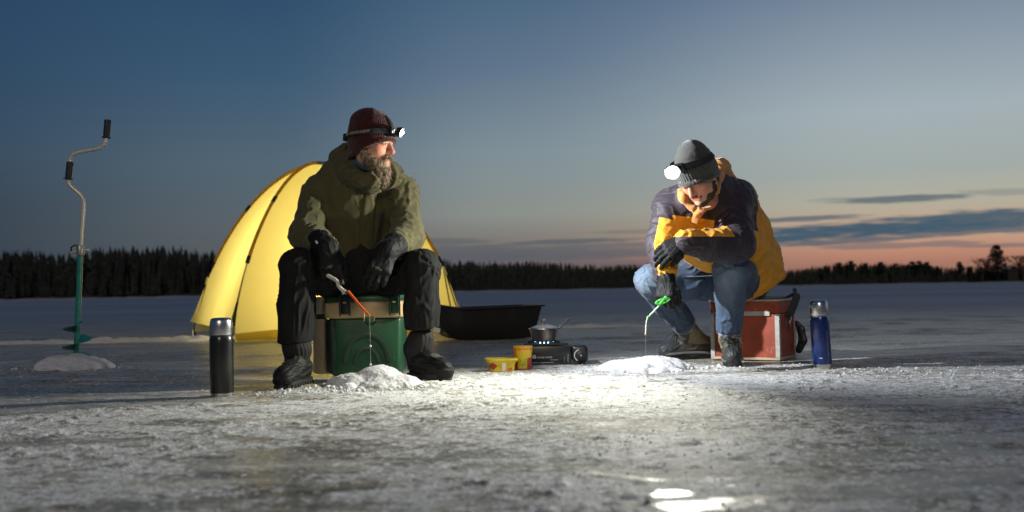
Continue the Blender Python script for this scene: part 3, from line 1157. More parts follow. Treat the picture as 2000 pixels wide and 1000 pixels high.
def panel(c0, c1, lift0, lift1, sag, seed):
    nu, nvv = 36, 44
    V = []
    out = nrm((c0 + c1) / 2 - CEN)
    for j in range(nvv + 1):
        t_ = j / nvv
        for i in range(nu + 1):
            s_ = i / nu
            a, b_ = pole_pt(c0, t_), pole_pt(c1, t_)
            p = a + (b_ - a) * s_
            bow = math.sin(math.pi * s_) * math.sin(math.pi * min(1, t_ * 1.0)) ** 0.7
            p = p - out * sag * bow * 1.0 + np.array((0, 0, -sag * 0.35 * bow))
            lf = (lift0 + (lift1 - lift0) * s_) * (1 - t_) ** 6
            p = p + np.array((0, 0, lf)) + out * 0.06 * (1 - t_) ** 8
            V.append(p)
    V = np.array(V)
    t_all = np.repeat(np.linspace(0, 1, nvv + 1), nu + 1)
    s_all = np.tile(np.linspace(0, 1, nu + 1), nvv + 1)
    wr = fbm(np.stack([s_all * 5, t_all * 2.0, 0 * s_all + seed], 1), 3, seed)
    crease = (1 - np.abs(fbm(np.stack([s_all * 3 + t_all * 2, t_all * 1.2 - s_all, 0 * s_all + seed + 3], 1), 2, seed + 2))) ** 8
    amp = np.sin(np.pi * s_all) * (1 - t_all) ** 0.3
    V = V + out * (0.030 * wr * amp - 0.018 * crease * amp)[:, None]
    Q = []
    for j in range(nvv):
        k_ = j * (nu + 1) + np.arange(nu)
        Q.append(np.stack([k_, k_ + 1, k_ + nu + 2, k_ + nu + 1], 1))
    return V, np.concatenate(Q)


for (c0, c1, l0, l1, sg, sd) in ((FL, FRc, .0, .0, .06, 1), (BL, FL, .15, .11, .03, 2), (BR, BL, .04, .04, .06, 3), (FRc, BR, .08, .10, .05, 4)):
    V, Q = panel(c0, c1, l0, l1, sg, sd)
    link("tent_panel", mesh_np("tent_panel", V, Q, m_fab), tent)
# skirt in front: a strip of slacker cloth along the ground
V, Q = [], []
for i in range(41):
    s_ = i / 40
    p = FL + (FRc - FL) * s_
    out = nrm((FL + FRc) / 2 - CEN)
    w_ = 0.018 * math.sin(i * 1.7) + 0.012 * math.sin(i * 0.6)
    for (d_, z_) in ((0.055, 0.075 + 0.05 * math.sin(math.pi * s_)), (0.075 + w_, 0.03), (0.115 + w_, 0.006)):
        V.append(p + out * d_ + np.array((0, 0, z_)))
V = np.array(V)
k_ = np.arange(40)
Q = np.concatenate([np.stack([3 * k_ + j, 3 * k_ + 3 + j, 3 * k_ + 4 + j, 3 * k_ + 1 + j], 1) for j in (0, 1)])
link("tent_skirt", mesh_np("tent_skirt", V, Q, m_fab2), tent)
for c in (FL, BL, FRc, BR):
    pts = [pole_pt(c, k_ / 40) * np.array((1, 1, 1)) + nrm(pole_pt(c, k_ / 40) - np.array((CEN[0], CEN[1], 0.3))) * 0.016 for k_ in range(41)]
    MB().tube(pts[:16], 0.0045, 6).build("pole", m_cord, tent)
    MB().tube(pts[15:41], 0.017, 8).build("pole_sleeve", m_sleeve, tent)
    for k_ in (14, 24):
        MB().tube([pts[k_], pts[k_ + 1]], 0.020, 8).build("pole_clip", m_black, tent)
    MB().lathe(pts[0] - np.array((0, 0, .02)), [(.02, 0), (.02, .05)], 8).build("pole_foot", m_black, tent)
MB().lathe((CEN[0], CEN[1], TH - 0.0), [(.13, -.012), (.10, .012), (.03, .026), (0, .028)], 20).build("crown_cap", mat("grey_crown_patch", (0.16, .18, .18), .7), tent)
m_tag = mat("reflective_tab", (0.75, 0.68, 0.25), 0.5, var=0.1, bump=0)
for (c, foot, k_) in ((BL, P(376, 641, 10.6), 13), (FRc, P(908, 652, 10.2), 14), (FRc, P(890, 640, 9.9), 14)):
    a = pole_pt(c, k_ / 40) + nrm(pole_pt(c, k_ / 40) - CEN) * 0.03
    foot = np.array((foot[0], foot[1], 0.02))
    g_ = MB().tube([a, a * .5 + foot * .5 - np.array((0, 0, .015)), foot], 0.0065, 6).build("guy_line", m_cord, tent)
    mid_ = a * .86 + foot * .14
    MB().tube([a * .92 + foot * .08, a * .80 + foot * .20], 0.012, 6).build("line_tab", m_tag, g_)
    MB().tube([foot + np.array((0, 0, .05)), foot - np.array((0, 0, .06))], 0.007, 6).build("tent_peg", m_alu, g_)

# the lantern that makes the tent glow
m_globe = mat("lit_globe", (.9, .85, .7), .5, var=0, bump=0, emit=((1, .9, .65), 8))


def lantern(lb, watts, zl, rad, colour, label):
    o = thing("camping_lantern", (lb[0], lb[1], 0), label, "lantern", "lanterns inside the tent")
    MB().lathe((lb[0], lb[1], 0.0), [(.07, 0), (.07, .05), (.05, .06), (.05, .07)], 20).build("base", m_black, o)
    MB().lathe((lb[0], lb[1], 0.07), [(.045, 0), (.048, .06), (.045, .12)], 20).build("globe", m_globe, o)
    MB().lathe((lb[0], lb[1], 0.19), [(.05, 0), (.05, .02), (.02, .05)], 20).build("cap", m_black, o)
    MB().tube(smoothpath([(lb[0] - .05, lb[1], .2), (lb[0], lb[1], .30), (lb[0] + .05, lb[1], .2)]), .004, 6).build("handle", m_alu, o)
    ld = bpy.data.lights.new("lantern_light", 'POINT')
    ld.energy, ld.color, ld.shadow_soft_size = watts, colour, rad
    lo_ = bpy.data.objects.new("lantern_light", ld)
    COL.objects.link(lo_)
    lo_.location = (lb[0], lb[1], zl)


lantern(CEN + np.array((0.05, -0.15, 0)), TENT_W, .52, .20, (1.0, 0.90, 0.62), "small lit camping lantern standing in the middle of the yellow tent")
lantern(BL * .36 + FL * .64 + FRONT * .42, LOW_W, .13, .05, (1.0, 0.84, 0.40), "small lit camping lantern on the ice by the raised left hem of the yellow tent")  # added low lamp that throws the yellow strip onto the ice
# unseen bag added inside to cast a shadow on the left panel
db = BL + 0.75 * FRONT - 0.35 * SIDE
shade_o = thing("shade_bag", (db[0], db[1], 0), "unseen bag added inside the tent to shade its left panel", "bag")
s = Solid()
s.chain([db + np.array((-.28, .1, .2)), db + np.array((.0, -.1, .22)), db + np.array((.12, -.3, .2))], [.19, .21, .18], .03)
s.ell(db + np.array((-.1, .0, .42)), (.2, .16, .16), k=.06)
V, Q = s.mesh(0.02)
link("body", mesh_np("body", folds(V, Q, [(db + np.array((-.3, .1, .2)), db + np.array((.15, -.3, .2)), 9, 2)], .015, 4), Q, mat("shade_bag_cloth", (.05, .06, .05), .8)), shade_o)
MB().tube(smoothpath([db + np.array((-.15, .05, .42)), db + np.array((-.05, -.02, .64)), db + np.array((.05, -.12, .42))]), .012, 6).build("strap", m_cord, shade_o)

# ------------------------------------------------------------------ pulk sled
m_sled = mat("black_sled_plastic", (0.016, 0.015, 0.013), 0.5, var=0.3, vscale=8, bump=0.1, bscale=40)
SB, SE = P(866, 640, 8.75), P(1036, 640, 9.05)
sled = thing("pulk_sled", ((SB[0] + SE[0]) / 2, 8.9, 0), "black plastic sled tub on the ice right of the tent", "sled")
ax_ = nrm((SE - SB) * np.array((1, 1, 0)))
sx = np.array((-ax_[1], ax_[0], 0))
st0, L_ = SB * np.array((1, 1, 0)) - ax_ * 0.12, 0.88
NS, NP = 26, 17


def sled_ring(u_, inner):
    bow = max(0.0, 1 - u_ / 0.30)
    stern = max(0.0, (u_ - 0.93) / 0.07)
    hw = 0.27 * (1 - 0.55 * bow ** 2) - (0.012 if inner else 0)
    z0 = 0.005 + 0.20 * bow ** 2.2 + (0.012 if inner else 0)
    z1 = 0.268 + 0.045 * bow ** 1.5 + 0.014 * u_
    ring = []
    for i in range(NP):
        v_ = -1 + 2 * i / (NP - 1)
        e_ = abs(v_) ** 3.2
        wq = hw * (0.80 + 0.20 * e_) * np.sign(v_) * min(1, abs(v_) * 1.32) if v_ else 0
        ring.append((wq, z0 + (z1 - z0) * max(0, (abs(v_) - 0.62) / 0.38) ** 1.3))
    return ring


for inner in (0,):
    V, Q = [], []
    lay = []
    for side_ in (0, 1):
        for k_ in range(NS + 1):
            u_ = k_ / NS
            lean = 0.0
            for (a_, z_) in sled_ring(u_, side_):
                # the ends slope outwards towards the rim
                sh = (z_ / 0.28) * (0.065 if u_ > 0.9 else 0) * ((u_ - 0.9) / 0.1 if u_ > 0.9 else 0)
                lay.append(st0 + ax_ * (u_ * L_ + sh - (0.012 if side_ and u_ > .97 else 0)) + sx * a_ + np.array((0, 0, z_)))
    V = np.array(lay)
    off = (NS + 1) * NP
    q_ = []
    for side_ in (0, 1):
        for k_ in range(NS):
            for i in range(NP - 1):
                a_ = side_ * off + k_ * NP + i
                q_.append((a_, a_ + 1, a_ + NP + 1, a_ + NP))
    for k_ in (0, NS):
        for i in range(NP // 2):
            for side_ in (0, 1):
                a_ = side_ * off + k_ * NP
                q_.append((a_ + i, a_ + i + 1, a_ + NP - 2 - i, a_ + NP - 1 - i))
    mb = MB()
    mb.add(V, q_)
    mb.build("hull", m_sled, sled, angle=50)
rim = []
for k_ in range(NS + 1):
    r_ = sled_ring(k_ / NS, 0)
    sh = .075 if k_ == NS else 0
    rim.append(st0 + ax_ * (k_ / NS * L_ + sh) + sx * r_[-1][0] + np.array((0, 0, r_[-1][1])))
for k_ in range(NS, -1, -1):
    r_ = sled_ring(k_ / NS, 0)
    sh = .075 if k_ == NS else 0
    rim.append(st0 + ax_ * (k_ / NS * L_ + sh) + sx * r_[0][0] + np.array((0, 0, r_[0][1])))
rim.append(rim[0])
MB().ribbon(rim, [(0, 0, 1)] * len(rim), 0.045, 0.012).build("rim", m_sled, sled)
MB().tube(smoothpath([rim[NS] + np.array((0, 0, .01)), (rim[NS] + rim[NS + 1]) / 2 + ax_ * .03, rim[NS + 1] + np.array((0, 0, .01))]), .006, 6).build("tow_rope", m_cord, sled)

# ------------------------------------------------------------------ hand auger stuck in its snow heap
m_green = mat("green_auger_paint", (0.012, 0.17, 0.135), 0.3, var=0.25, vscale=25, bump=0.05, coat=0.3, wear=((.30, .36, .34), .2))
m_pipe = mat("worn_grey_pipe_paint", (0.56, 0.53, 0.46), 0.36, 0.25, var=0.12, vscale=20, bump=0.05)
m_grip = mat("black_rubber_grip", (0.012, 0.012, 0.012), 0.6, var=0.2, bump=0.2, bscale=90)
AY = 6.12
A = lambda x, y, dy=0.0: P(x, y, AY + dy)
aug = thing("ice_auger", A(150, 700), "green hand ice auger with a bent steel crank standing in a snow heap", "auger")
MB().tube([A(148, 705), A(150, 670), A(157, 494)], [.016, .017, .017], 16).build("auger_tube", m_green, aug)
MB().tube(smoothpath([A(157, 500), A(160, 450), A(163.5, 400), A(160, 384), A(147, 371), A(136, 360), A(133, 345), A(134.5, 325), A(138, 308), A(148, 299), A(170, 294), A(194, 289), A(204, 280), A(207, 266), A(210, 240)], 6), .0125, 14).build("crank_pipe", m_pipe, aug)
for (x0, y0, x1, y1) in ((133, 351, 137, 316), (207.5, 270, 210.5, 234)):
    a_, b_ = A(x0, y0), A(x1, y1)
    d_ = b_ - a_
    L2 = np.linalg.norm(d_)
    MB().lathe(a_, [(.016, 0), (.027, .002), (.027, .008), (.0185, .010), (.020, L2 * .35), (.0195, L2 * .65), (.021, L2 - .006), (.017, L2)], 20, d_).build("grip", m_grip, aug)
# clamp with its wing bolts
cc = A(157, 489)
MB().lathe(cc - np.array((0, 0, .03)), [(.022, 0), (.024, .004), (.024, .055), (.021, .06)], 16, A(158, 460) - cc).build("clamp_collar", mat("cast_grey_metal", (0.35, .34, .30), .45, .8), aug)
MB().tube([cc + np.array((-.055, 0, -.012)), cc + np.array((.05, 0, .003))], .008, 8).build("clamp_bolt", m_pipe, aug)
MB().tube(smoothpath([cc + np.array((-.052, 0, -.012)), cc + np.array((-.056, 0, .018)), cc + np.array((-.03, 0, .033)), cc + np.array((-.018, 0, .03))]), .005, 6).build("clamp_lever", m_black, aug)
# screw flights
a_, b_ = A(149, 700), A(152, 625)
axl = nrm(b_ - a_)
e1 = nrm(np.cross(axl, (0, 1, 0)))
e2 = np.cross(axl, e1)
L3 = np.linalg.norm(b_ - a_)
V, Q = [], []
NN = 90
for i in range(NN + 1):
    u_ = i / NN
    ph = u_ * 2 * math.pi * 2.1 + 2.6
    rr = 0.083 * min(1, (1 - u_) * 7 + .25)
    for (r_, dz) in ((.014, 0), (rr, -.004), (rr, -.008), (.014, -.006)):
        V.append(a_ + axl * (u_ * L3 + dz) + (e1 * math.cos(ph) + e2 * math.sin(ph)) * r_)
for i in range(NN):
    for k_ in range(4):
        Q.append((i * 4 + k_, i * 4 + (k_ + 1) % 4, i * 4 + 4 + (k_ + 1) % 4, i * 4 + 4 + k_))
MB().add(V, Q).build("screw_blade", m_green, aug, angle=30)
# ------------------------------------------------------------------ vacuum flasks
m_steel = mat("brushed_steel", (0.60, 0.59, 0.57), 0.26, 1.0, var=0.06, vscale=8, aniso=(1, 1, 14), bump=0.05, bscale=300)
m_flask_black = mat("black_flask_paint", (0.008, 0.008, 0.0075), 0.30, var=0.15, bump=0.04, coat=0.3, wear=((.06, .06, .06), .03))
m_flask_blue = mat("blue_flask_paint", (0.006, 0.026, 0.15), 0.24, 0.35, var=0.12, bump=0.03, coat=0.6, wear=((.10, .14, .25), .08))
m_dark_ring = mat("dark_rubber_ring", (0.02, 0.02, 0.02), 0.6, bump=0)


def flask(px, pyb, pyt, wpx, lean, paint, label, base_px, strip=False):
    g = G(px, pyb)
    k = g[1] / 1944
    hgt, r = (pyb - pyt) * k, wpx * k / 2
    z0 = ice_z(g[0], g[1])
    c = np.array((g[0], g[1] + r * .6, z0 - .002))
    axis = nrm((math.sin(math.radians(lean)), 0.01, 1))
    o = thing("thermos_flask", c, label, "thermos")
    hb = base_px * k
    hc = 0.22 * hgt
    MB().lathe(c, [(r * .90, 0), (r * .96, .003), (r * .965, hb)], 40, axis).build("base_ring", m_steel, o)
    body = [(r * .965, hb), (r * 1.0, hb + .006), (r, hgt - hc - .03), (r * .985, hgt - hc - .012), (r * .95, hgt - hc - .008)]
    b = MB().lathe(c, body, 48, axis).build("body", paint, o)
    MB().lathe(c, [(r * .93, hgt - hc - .009), (r * .93, hgt - hc + .002)], 40, axis).build("seal_ring", m_dark_ring if not strip else m_steel, o)
    cup = [(r * .955, hgt - hc), (r * .97, hgt - hc + .003), (r * .955, hgt - .035), (r * .93, hgt - .018), (r * .86, hgt - .007), (r * .72, hgt - .001), (r * .3, hgt)]
    MB().lathe(c, cup, 48, axis).build("cap", m_steel, o)
    return o, c, axis, r, hgt, hc


fa = flask(430, 774, 620, 46, -0.6, m_flask_black, "black thermos flask with steel cap standing on the ice left of the green box", 7)
fb = flask(1610, 719, 585, 37, -2.0, m_flask_blue, "blue thermos flask with a steel cap standing right of the red box", 9, True)
# small maker's mark and column of tiny print on the blue flask
m_print = mat("pale_print", (0.55, 0.58, 0.62), 0.5, var=0.05, bump=0)
o_, c_, a_, r_, h_, hc_ = fb
for (ang, z, wd, ht) in [(-112, .055, .016, .004)] + [(-66 + 0 * i, .07 + .012 * i, .002, .005) for i in range(11)]:
    t0 = math.radians(ang)
    pr = MB()
    for q in range(4):
        ta, tb = t0 + (q - 2) * wd / 4 / r_, t0 + (q - 1) * wd / 4 / r_
        pr.add([c_ + a_ * zz_ + np.array((math.cos(tt), math.sin(tt), 0)) * (r_ + .0008) for (tt, zz_) in ((ta, z), (tb, z), (tb, z + ht), (ta, z + ht))], [(0, 1, 2, 3)])
    pr.build("printed_mark", m_print, o_, smooth=False)

# ------------------------------------------------------------------ green and tan fishing seat box
m_boxgreen = mat("green_moulded_plastic", (0.013, 0.078, 0.034), 0.42, var=0.18, vscale=10, bump=0.25, bscale=260, wear=((.10, .17, .12), .12))
m_boxtan = mat("tan_moulded_plastic", (0.60, 0.42, 0.215), 0.5, var=0.10, vscale=10, bump=0.2, bscale=260, wear=((.36, .25, .13), .15))
m_boxdark = mat("black_green_plastic", (0.006, 0.016, 0.010), 0.4, var=0.2, bump=0.1)
m_boxgreen_shaded = mat("shaded_green_moulding", (0.007, 0.040, 0.018), 0.45, var=0.12, vscale=10, bump=0.25, bscale=260)  # green darkened to put the arches' shading into the colour
BY = 5.18
X = lambda px, y=BY: P(px, 600, y)[0]
x0, x1 = X(638), X(783)
ztop = P(700, 577, BY)[2]
zl = P(700, 620, BY)[2]
zl2 = P(700, 589, BY)[2]
depth = 0.33
box = thing("seat_box", ((x0 + x1) / 2, BY + depth / 2, 0), "green fishing seat box with a tan lid that the man in olive sits on", "fishing box")
xm, hw = (x0 + x1) / 2, (x1 - x0) / 2
MB().box((x0, BY, 0.0), (x1, BY + depth, zl), taper=0.05).build("tub", m_boxgreen, box, bevel=.022, seg=3)
MB().box((x0 - .012, BY - .012, zl - .004), (x1 + .006, BY + depth + .012, zl2)).build("lid", m_boxtan, box, bevel=.012, seg=3)
MB().box((x0 - .004, BY - .004, zl2 - .004), (x1 - .002, BY + depth, ztop)).build("lid_pad", m_boxgreen, box, bevel=.014, seg=3)
# tan rod tube on the left corner, in two lengths with a dark gap
tx = X(624)
MB().lathe((tx - .002, BY + .045, .012), [(.030, 0), (.040, .008), (.042, .03), (.0385, .283)], 24).build("rod_tube", m_boxtan, box)
MB().lathe((tx + .001, BY + .045, .296), [(.030, 0), (.030, .028)], 20).build("tube_gap", m_boxdark, box)
MB().lathe((tx, BY + .045, .322), [(.0335, 0), (.034, .085), (.03, .09)], 24).build("rod_tube", m_boxtan, box)
# dark strip put in for the shaded left edge, latches, front catch, moulded arches
MB().box((x0 - .004, BY - .006, .02), (x0 + .045, BY + .05, zl - .008), taper=.03).build("shaded_edge", m_boxdark, box, bevel=.012)
for lx in (675, 772):
    cx0 = X(lx)
    la = MB().box((cx0 - .020, BY - .030, zl + .018), (cx0 + .020, BY - .010, ztop + .002)).build("latch", m_boxgreen if lx > 700 else m_boxdark, box, bevel=.006)
    MB().tube(smoothpath([(cx0 - .025, BY - .026, zl + .01), (cx0 - .025, BY - .033, ztop - .01), (cx0 - .012, BY - .03, ztop + .008), (cx0 + .012, BY - .03, ztop + .008), (cx0 + .025, BY - .033, ztop - .01), (cx0 + .025, BY - .026, zl + .01)]), .0045, 8).build("latch_bail", m_boxdark, la)
    MB().box((cx0 - .009, BY - .0335, ztop - .040), (cx0 + .009, BY - .029, ztop - .032)).build("latch_mark", m_boxtan, la, smooth=False)
cx0 = X(722)
ca = MB().box((cx0 - .022, BY - .022, zl - .030), (cx0 + .022, BY - .008, zl + .004)).build("catch", m_boxgreen, box, bevel=.005)
MB().tube(smoothpath([(cx0 - .026, BY - .016, zl - .02), (cx0 - .026, BY - .020, zl + .03), (cx0 - .026, BY - .014, zl + .05)]), .004, 6).build("catch_rib", m_boxtan, ca)
MB().tube(smoothpath([(cx0 + .026, BY - .016, zl - .02), (cx0 + .026, BY - .020, zl + .03), (cx0 + .026, BY - .014, zl + .05)]), .004, 6).build("catch_rib", m_boxtan, ca)
for rad, thk in ((.115, .016), (.062, .012)):
    arc = [(xm + .01 + rad * math.cos(q), BY + .004 + (zl - .1 - rad * math.sin(q)) * 0.0, .055 + 1.35 * rad * math.sin(q)) for q in np.linspace(0.05, math.pi - 0.05, 25)]
    MB().ribbon(arc, (0, -1, 0), thk * 2, .006).build("moulded_arch", m_boxgreen_shaded, box, bevel=.0025)

# ------------------------------------------------------------------ red wooden fishing box
m_red = mat("worn_red_board", (0.27, 0.045, 0.018), 0.55, var=0.22, vscale=18, bump=0.2, bscale=120, wear=((.30, .16, .12), .25))
m_trim = mat("dull_aluminium_trim", (0.38, 0.37, 0.345), 0.55, 0.15, var=0.2, vscale=30, bump=0.1)
m_woodedge = mat("bare_wood_edge", (0.42, 0.33, 0.22), 0.7, var=0.2, vscale=20, bump=0.2)
m_strap = mat("dark_webbing", (0.035, 0.036, 0.034), 0.8, var=0.2, vscale=60, bump=0.4, bscale=400)
m_chrome = mat("buckle_steel", (0.6, 0.58, 0.55), 0.3, 1.0, bump=0)
RC = G(1523, 704.5)
ba = math.radians(33)
RX, RY = np.array((math.cos(ba), -math.sin(ba), 0)), np.array((math.sin(ba), math.cos(ba), 0))
RW, RD, RH = 0.41, 0.30, 0.350
ro = RC - RX * RW           # front left corner
RM = Matrix(((RX[0], RY[0], 0), (RX[1], RY[1], 0), (0, 0, 1)))
rbox = thing("wooden_box", ro + RX * RW / 2 + RY * RD / 2, "red wooden box with pale metal edges that the man in yellow sits on", "fishing box")
bx = lambda lo, hi: MB().box(lo, hi, RM, ro)
rz = 0.268
bx((0.004, 0.004, .012), (RW - .004, RD - .004, rz)).build("case", m_red, rbox, bevel=.003, seg=1)
bx((-.004, -.004, 0), (RW + .004, RD + .004, .016)).build("bottom_board", m_woodedge, rbox, bevel=.003, seg=1)
bx((-.003, -.003, rz + .003), (RW + .003, RD + .003, RH - .012)).build("lid", m_red, rbox, bevel=.004, seg=1)
bx((-.006, -.006, RH - .012), (RW + .006, RD + .006, RH)).build("lid_edge", m_trim, rbox, bevel=.004)
bx((.03, .03, RH), (RW - .03, RD - .03, RH + .016)).build("seat_pad", mat("grey_felt", (.18, .17, .16), .95, var=.2, bump=.4), rbox, bevel=.008)
for (lx, ly) in ((0, 0), (1, 0), (1, 1), (0, 1)):
    cxx, cyy = lx * RW, ly * RD
    mb = MB()
    sx_, sy_ = (1 if lx == 0 else -1), (1 if ly == 0 else -1)
    a_, b_ = sorted((cxx - .003 * sx_, cxx + .022 * sx_))
    c_, d_ = sorted((cyy - .003 * sy_, cyy + .0005 * sy_))
    mb.box((a_, c_, .016), (b_, d_, rz), RM, ro)
    a_, b_ = sorted((cxx - .003 * sx_, cxx + .0005 * sx_))
    c_, d_ = sorted((cyy + .0006 * sy_, cyy + .022 * sy_))
    mb.box((a_, c_, .016), (b_, d_, rz), RM, ro)
    tr_ = mb.build("corner_strip", m_trim, rbox, smooth=False)
    if (lx, ly) in ((0, 0), (1, 0)):
        for zz_ in (.05, .11, .18, .24):
            MB().lathe(ro + RX * (cxx + .011 * sx_) + RY * (cyy - .003) + np.array((0, 0, zz_)), [(.003, 0), (.0025, .0015)], 8, -RY).build("nail", m_chrome, tr_)
bx((.045, -.008, rz - .012), (RW - .05, -.0035, rz + .014)).build("hinge_strip", m_trim, rbox, bevel=.001, seg=1)
for k_ in range(5):
    MB().lathe(ro + RX * (.06 + .072 * k_) + RY * (-.003) + np.array((0, 0, rz + .024)), [(.0032, 0), (.0026, .0015)], 8, -RY).build("nail", m_chrome, rbox)
# carrying strap over the right side with its buckle, slack end behind
q0 = ro + RX * (RW + .004) + RY * (RD * .50)
st = [q0 + np.array((.0, 0, .245)), q0 + RX * .014 + np.array((0, 0, .27)), q0 + RX * .03 + RY * .03 + np.array((0, 0, .32)), q0 + RX * .042 + RY * .045 + np.array((0, 0, .375)), q0 + RX * .02 + RY * .06 + np.array((0, 0, .385)), q0 - RX * .02 + RY * .08 + np.array((0, 0, .360))]
so_ = MB().ribbon(smoothpath(st, 6), RX * .8 - RY * .3, .060, .006).build("carrying_strap", m_strap, rbox)
MB().tube(smoothpath([q0 + RX * .008 + np.array((0, 0, .255)) + RY * .02, q0 + RX * .018 + np.array((0, 0, .235)) + RY * .0, q0 + RX * .014 + np.array((0, 0, .215)) - RY * .015, q0 + RX * .010 + np.array((0, 0, .20))]), .007, 8).build("buckle", m_chrome, so_)
MB().ribbon(smoothpath([q0 + np.array((0, 0, .24)), q0 + RX * .012 + np.array((0, 0, .21)) - RY * .02, q0 + RX * .008 + np.array((0, 0, .175)) - RY * .01], 5), RX, .024, .004).build("strap_end", m_black, so_)
q1 = ro + RX * (RW - .0) + RY * (RD - .0)
pad = Solid()
pad.chain([q1 + RX * .020 + np.array((0, 0, .045)), q1 + RX * .045 + np.array((0, 0, .10)), q1 + RX * .035 + np.array((0, 0, .165)), q1 + RX * .012 + np.array((0, 0, .205))], [.022, .025, .023, .015], .01, (RY, .6))
V, Q = pad.mesh(.005)
link("strap_pad", mesh_np("strap_pad", V, Q, m_black), rbox)

# ------------------------------------------------------------------ camping stove with its pan
m_enamel = mat("black_enamel", (0.012, 0.013, 0.014), 0.36, var=0.2, bump=0.04, coat=0.1, wear=((.07, .07, .07), .12))
m_letter = mat("white_print", (0.62, 0.63, 0.62), 0.6, var=0.05, bump=0)
SY = 5.72
S = lambda x, y, dy=0.0: P(x, y, SY + dy)
sl, sr = S(1026, 700)[0], S(1149, 700)[0]
sz0 = 0.012
szt = S(1080, 676)[2]
stove = thing("gas_stove", ((sl + sr) / 2, SY + .13, 0), "flat black portable gas stove with a control knob on the ice", "stove")
sm = S(1116, 700)[0]
MB().box((sl, SY, sz0), (sm, SY + .26, szt)).build("burner_case", m_enamel, stove, bevel=.008)
MB().box((sm + .003, SY - .004, sz0), (sr, SY + .26, szt + .002)).build("cartridge_case", m_enamel, stove, bevel=.022, seg=4)
for (a_, b_) in ((sl + .02, SY + .02), (sr - .03, SY + .02), (sl + .02, SY + .24), (sr - .03, SY + .24)):
    MB().lathe((a_, b_, ice_z(a_, b_) - .004), [(.014, 0), (.012, sz0 + .006)], 12).build("foot", m_black, stove)
kx, kz = S(1134, 694)[0], S(1134, 694)[2]
kn = MB().lathe((kx, SY - .003, kz), [(.026, 0), (.025, .004), (.019, .006), (.018, .020), (.014, .022)], 24, (0, -1, 0)).build("knob", m_black, stove)
MB().box((kx - .002, SY - .028, kz - .002), (kx + .004, SY - .0245, kz + .004)).build("knob_mark", m_letter, kn, smooth=False)
arc = [(kx - .004 + .032 * math.cos(q), SY - .0045, kz + .032 * math.sin(q)) for q in np.linspace(math.radians(100), math.radians(245), 18)]
MB().ribbon(arc, (0, -1, 0), .0042, .0008).build("dial_mark", m_letter, stove, smooth=False)


def lettering(body, size, org, ux, uz, nv_, name, parent, m=None):
    v, f = text_shape(body, size)
    org, ux, uz, nv_ = [np.asarray(q, float) for q in (org, ux, uz, nv_)]
    mb = MB().add([org + ux * a[0] + uz * a[1] + nv_ * (a[2] + .0007) for a in v], f)
    return mb.build(name, m or m_letter, parent, smooth=False)


FX, FZ, FN = (1, 0, 0), (0, 0, 1), (0, -1, 0)
lp = S(1049, 699)
lettering("LOVES HOME", .0145, (lp[0], SY, lp[2] - .003), FX, FZ, FN, "lettering", stove)
ep = S(1043.5, 697)
em = MB().lathe((ep[0], SY - .0005, ep[2]), [(.0105, 0), (.0105, .0008)], 24, (0, -1, 0)).build("emblem", m_letter, stove, smooth=False)
mb = MB()
mb.box((ep[0] - .0008, SY - .0022, ep[2] - .008), (ep[0] + .0008, SY - .0014, ep[2] + .004))
for (dx, dz) in ((-.003, .001), (.003, .001), (0, .004)):
    mb.lathe((ep[0] + dx, SY - .0014, ep[2] + dz), [(.0028, 0), (.0028, .0007)], 10, (0, -1, 0))
mb.build("emblem_tree", m_enamel, em, smooth=False)
mb = MB()
for (xa, xb, yy_, hh_) in ((1075, 1090, 703, .003), (1057, 1082, 708, .0035), (1042, 1052, 708, .002)):
    a_, b_ = S(xa, yy_), S(xb, yy_)
    n_ = int((xb - xa) / 1.1)
    for i in range(n_):
        if i % 5 != 4:
            xx_ = a_[0] + (b_[0] - a_[0]) * i / n_
            mb.box((xx_, SY - .0012, a_[2] - hh_ / 2), (xx_ + (b_[0] - a_[0]) / n_ * .75, SY - .0002, a_[2] + hh_ / 2))
mb.build("small_print", m_letter, stove, smooth=False)
for (xx_, szz, txt) in ((1110.5, .0075, "BUTANE GAS"), (1103, .0055, "CAUTION ......")):
    a_ = S(xx_, 704)
    lettering(txt, szz, (a_[0], SY - (.0 if xx_ < 1116 else .004), a_[2] - .008), FZ, (-1, 0, 0), FN, "warning_print", stove)
# pan supports, burner and its small blue flames
pcx, pcy = S(1064, 660)[0], SY + .13
zs = S(1064, 668.5, .05)[2]
ps_ = MB()
ps_.lathe((pcx, pcy, szt - .002), [(.115, 0), (.118, .006), (.112, .009)], 32)
ps_.build("drip_pan", m_enamel, stove)
MB().lathe((pcx, pcy, szt), [(.045, 0), (.045, .012), (.03, .018)], 24).build("burner", mat("burner_brass", (.25, .2, .12), .4, .9), stove)
for q in range(4):
    an = math.radians(45 + 90 * q)
    dx, dy = math.cos(an), math.sin(an)
    MB().tube([(pcx + dx * .045, pcy + dy * .045, zs - .004), (pcx + dx * .125, pcy + dy * .125, zs - .004), (pcx + dx * .128, pcy + dy * .128, szt)], .0055, 6).build("pan_support", m_black, stove)
MB().box((S(1023, 670)[0], SY + .02, zs - .016), (S(1111, 670)[0], SY + .026, zs - .004)).build("wind_guard", m_enamel, stove, bevel=.002, seg=1)
m_flame = mat("gas_flame", (.1, .2, .5), .5, var=0, bump=0, emit=((.35, .62, 1.0), 9.0))
for q in range(14):
    an = 2 * math.pi * q / 14 + .2
    b_ = (pcx + math.cos(an) * .05, pcy + math.sin(an) * .05, szt + .010)
    MB().lathe(b_, [(.003, 0), (.0042, .004), (.001, .012)], 6, (math.cos(an) * .5, math.sin(an) * .5, 1)).build("burner_flame", m_flame, stove)

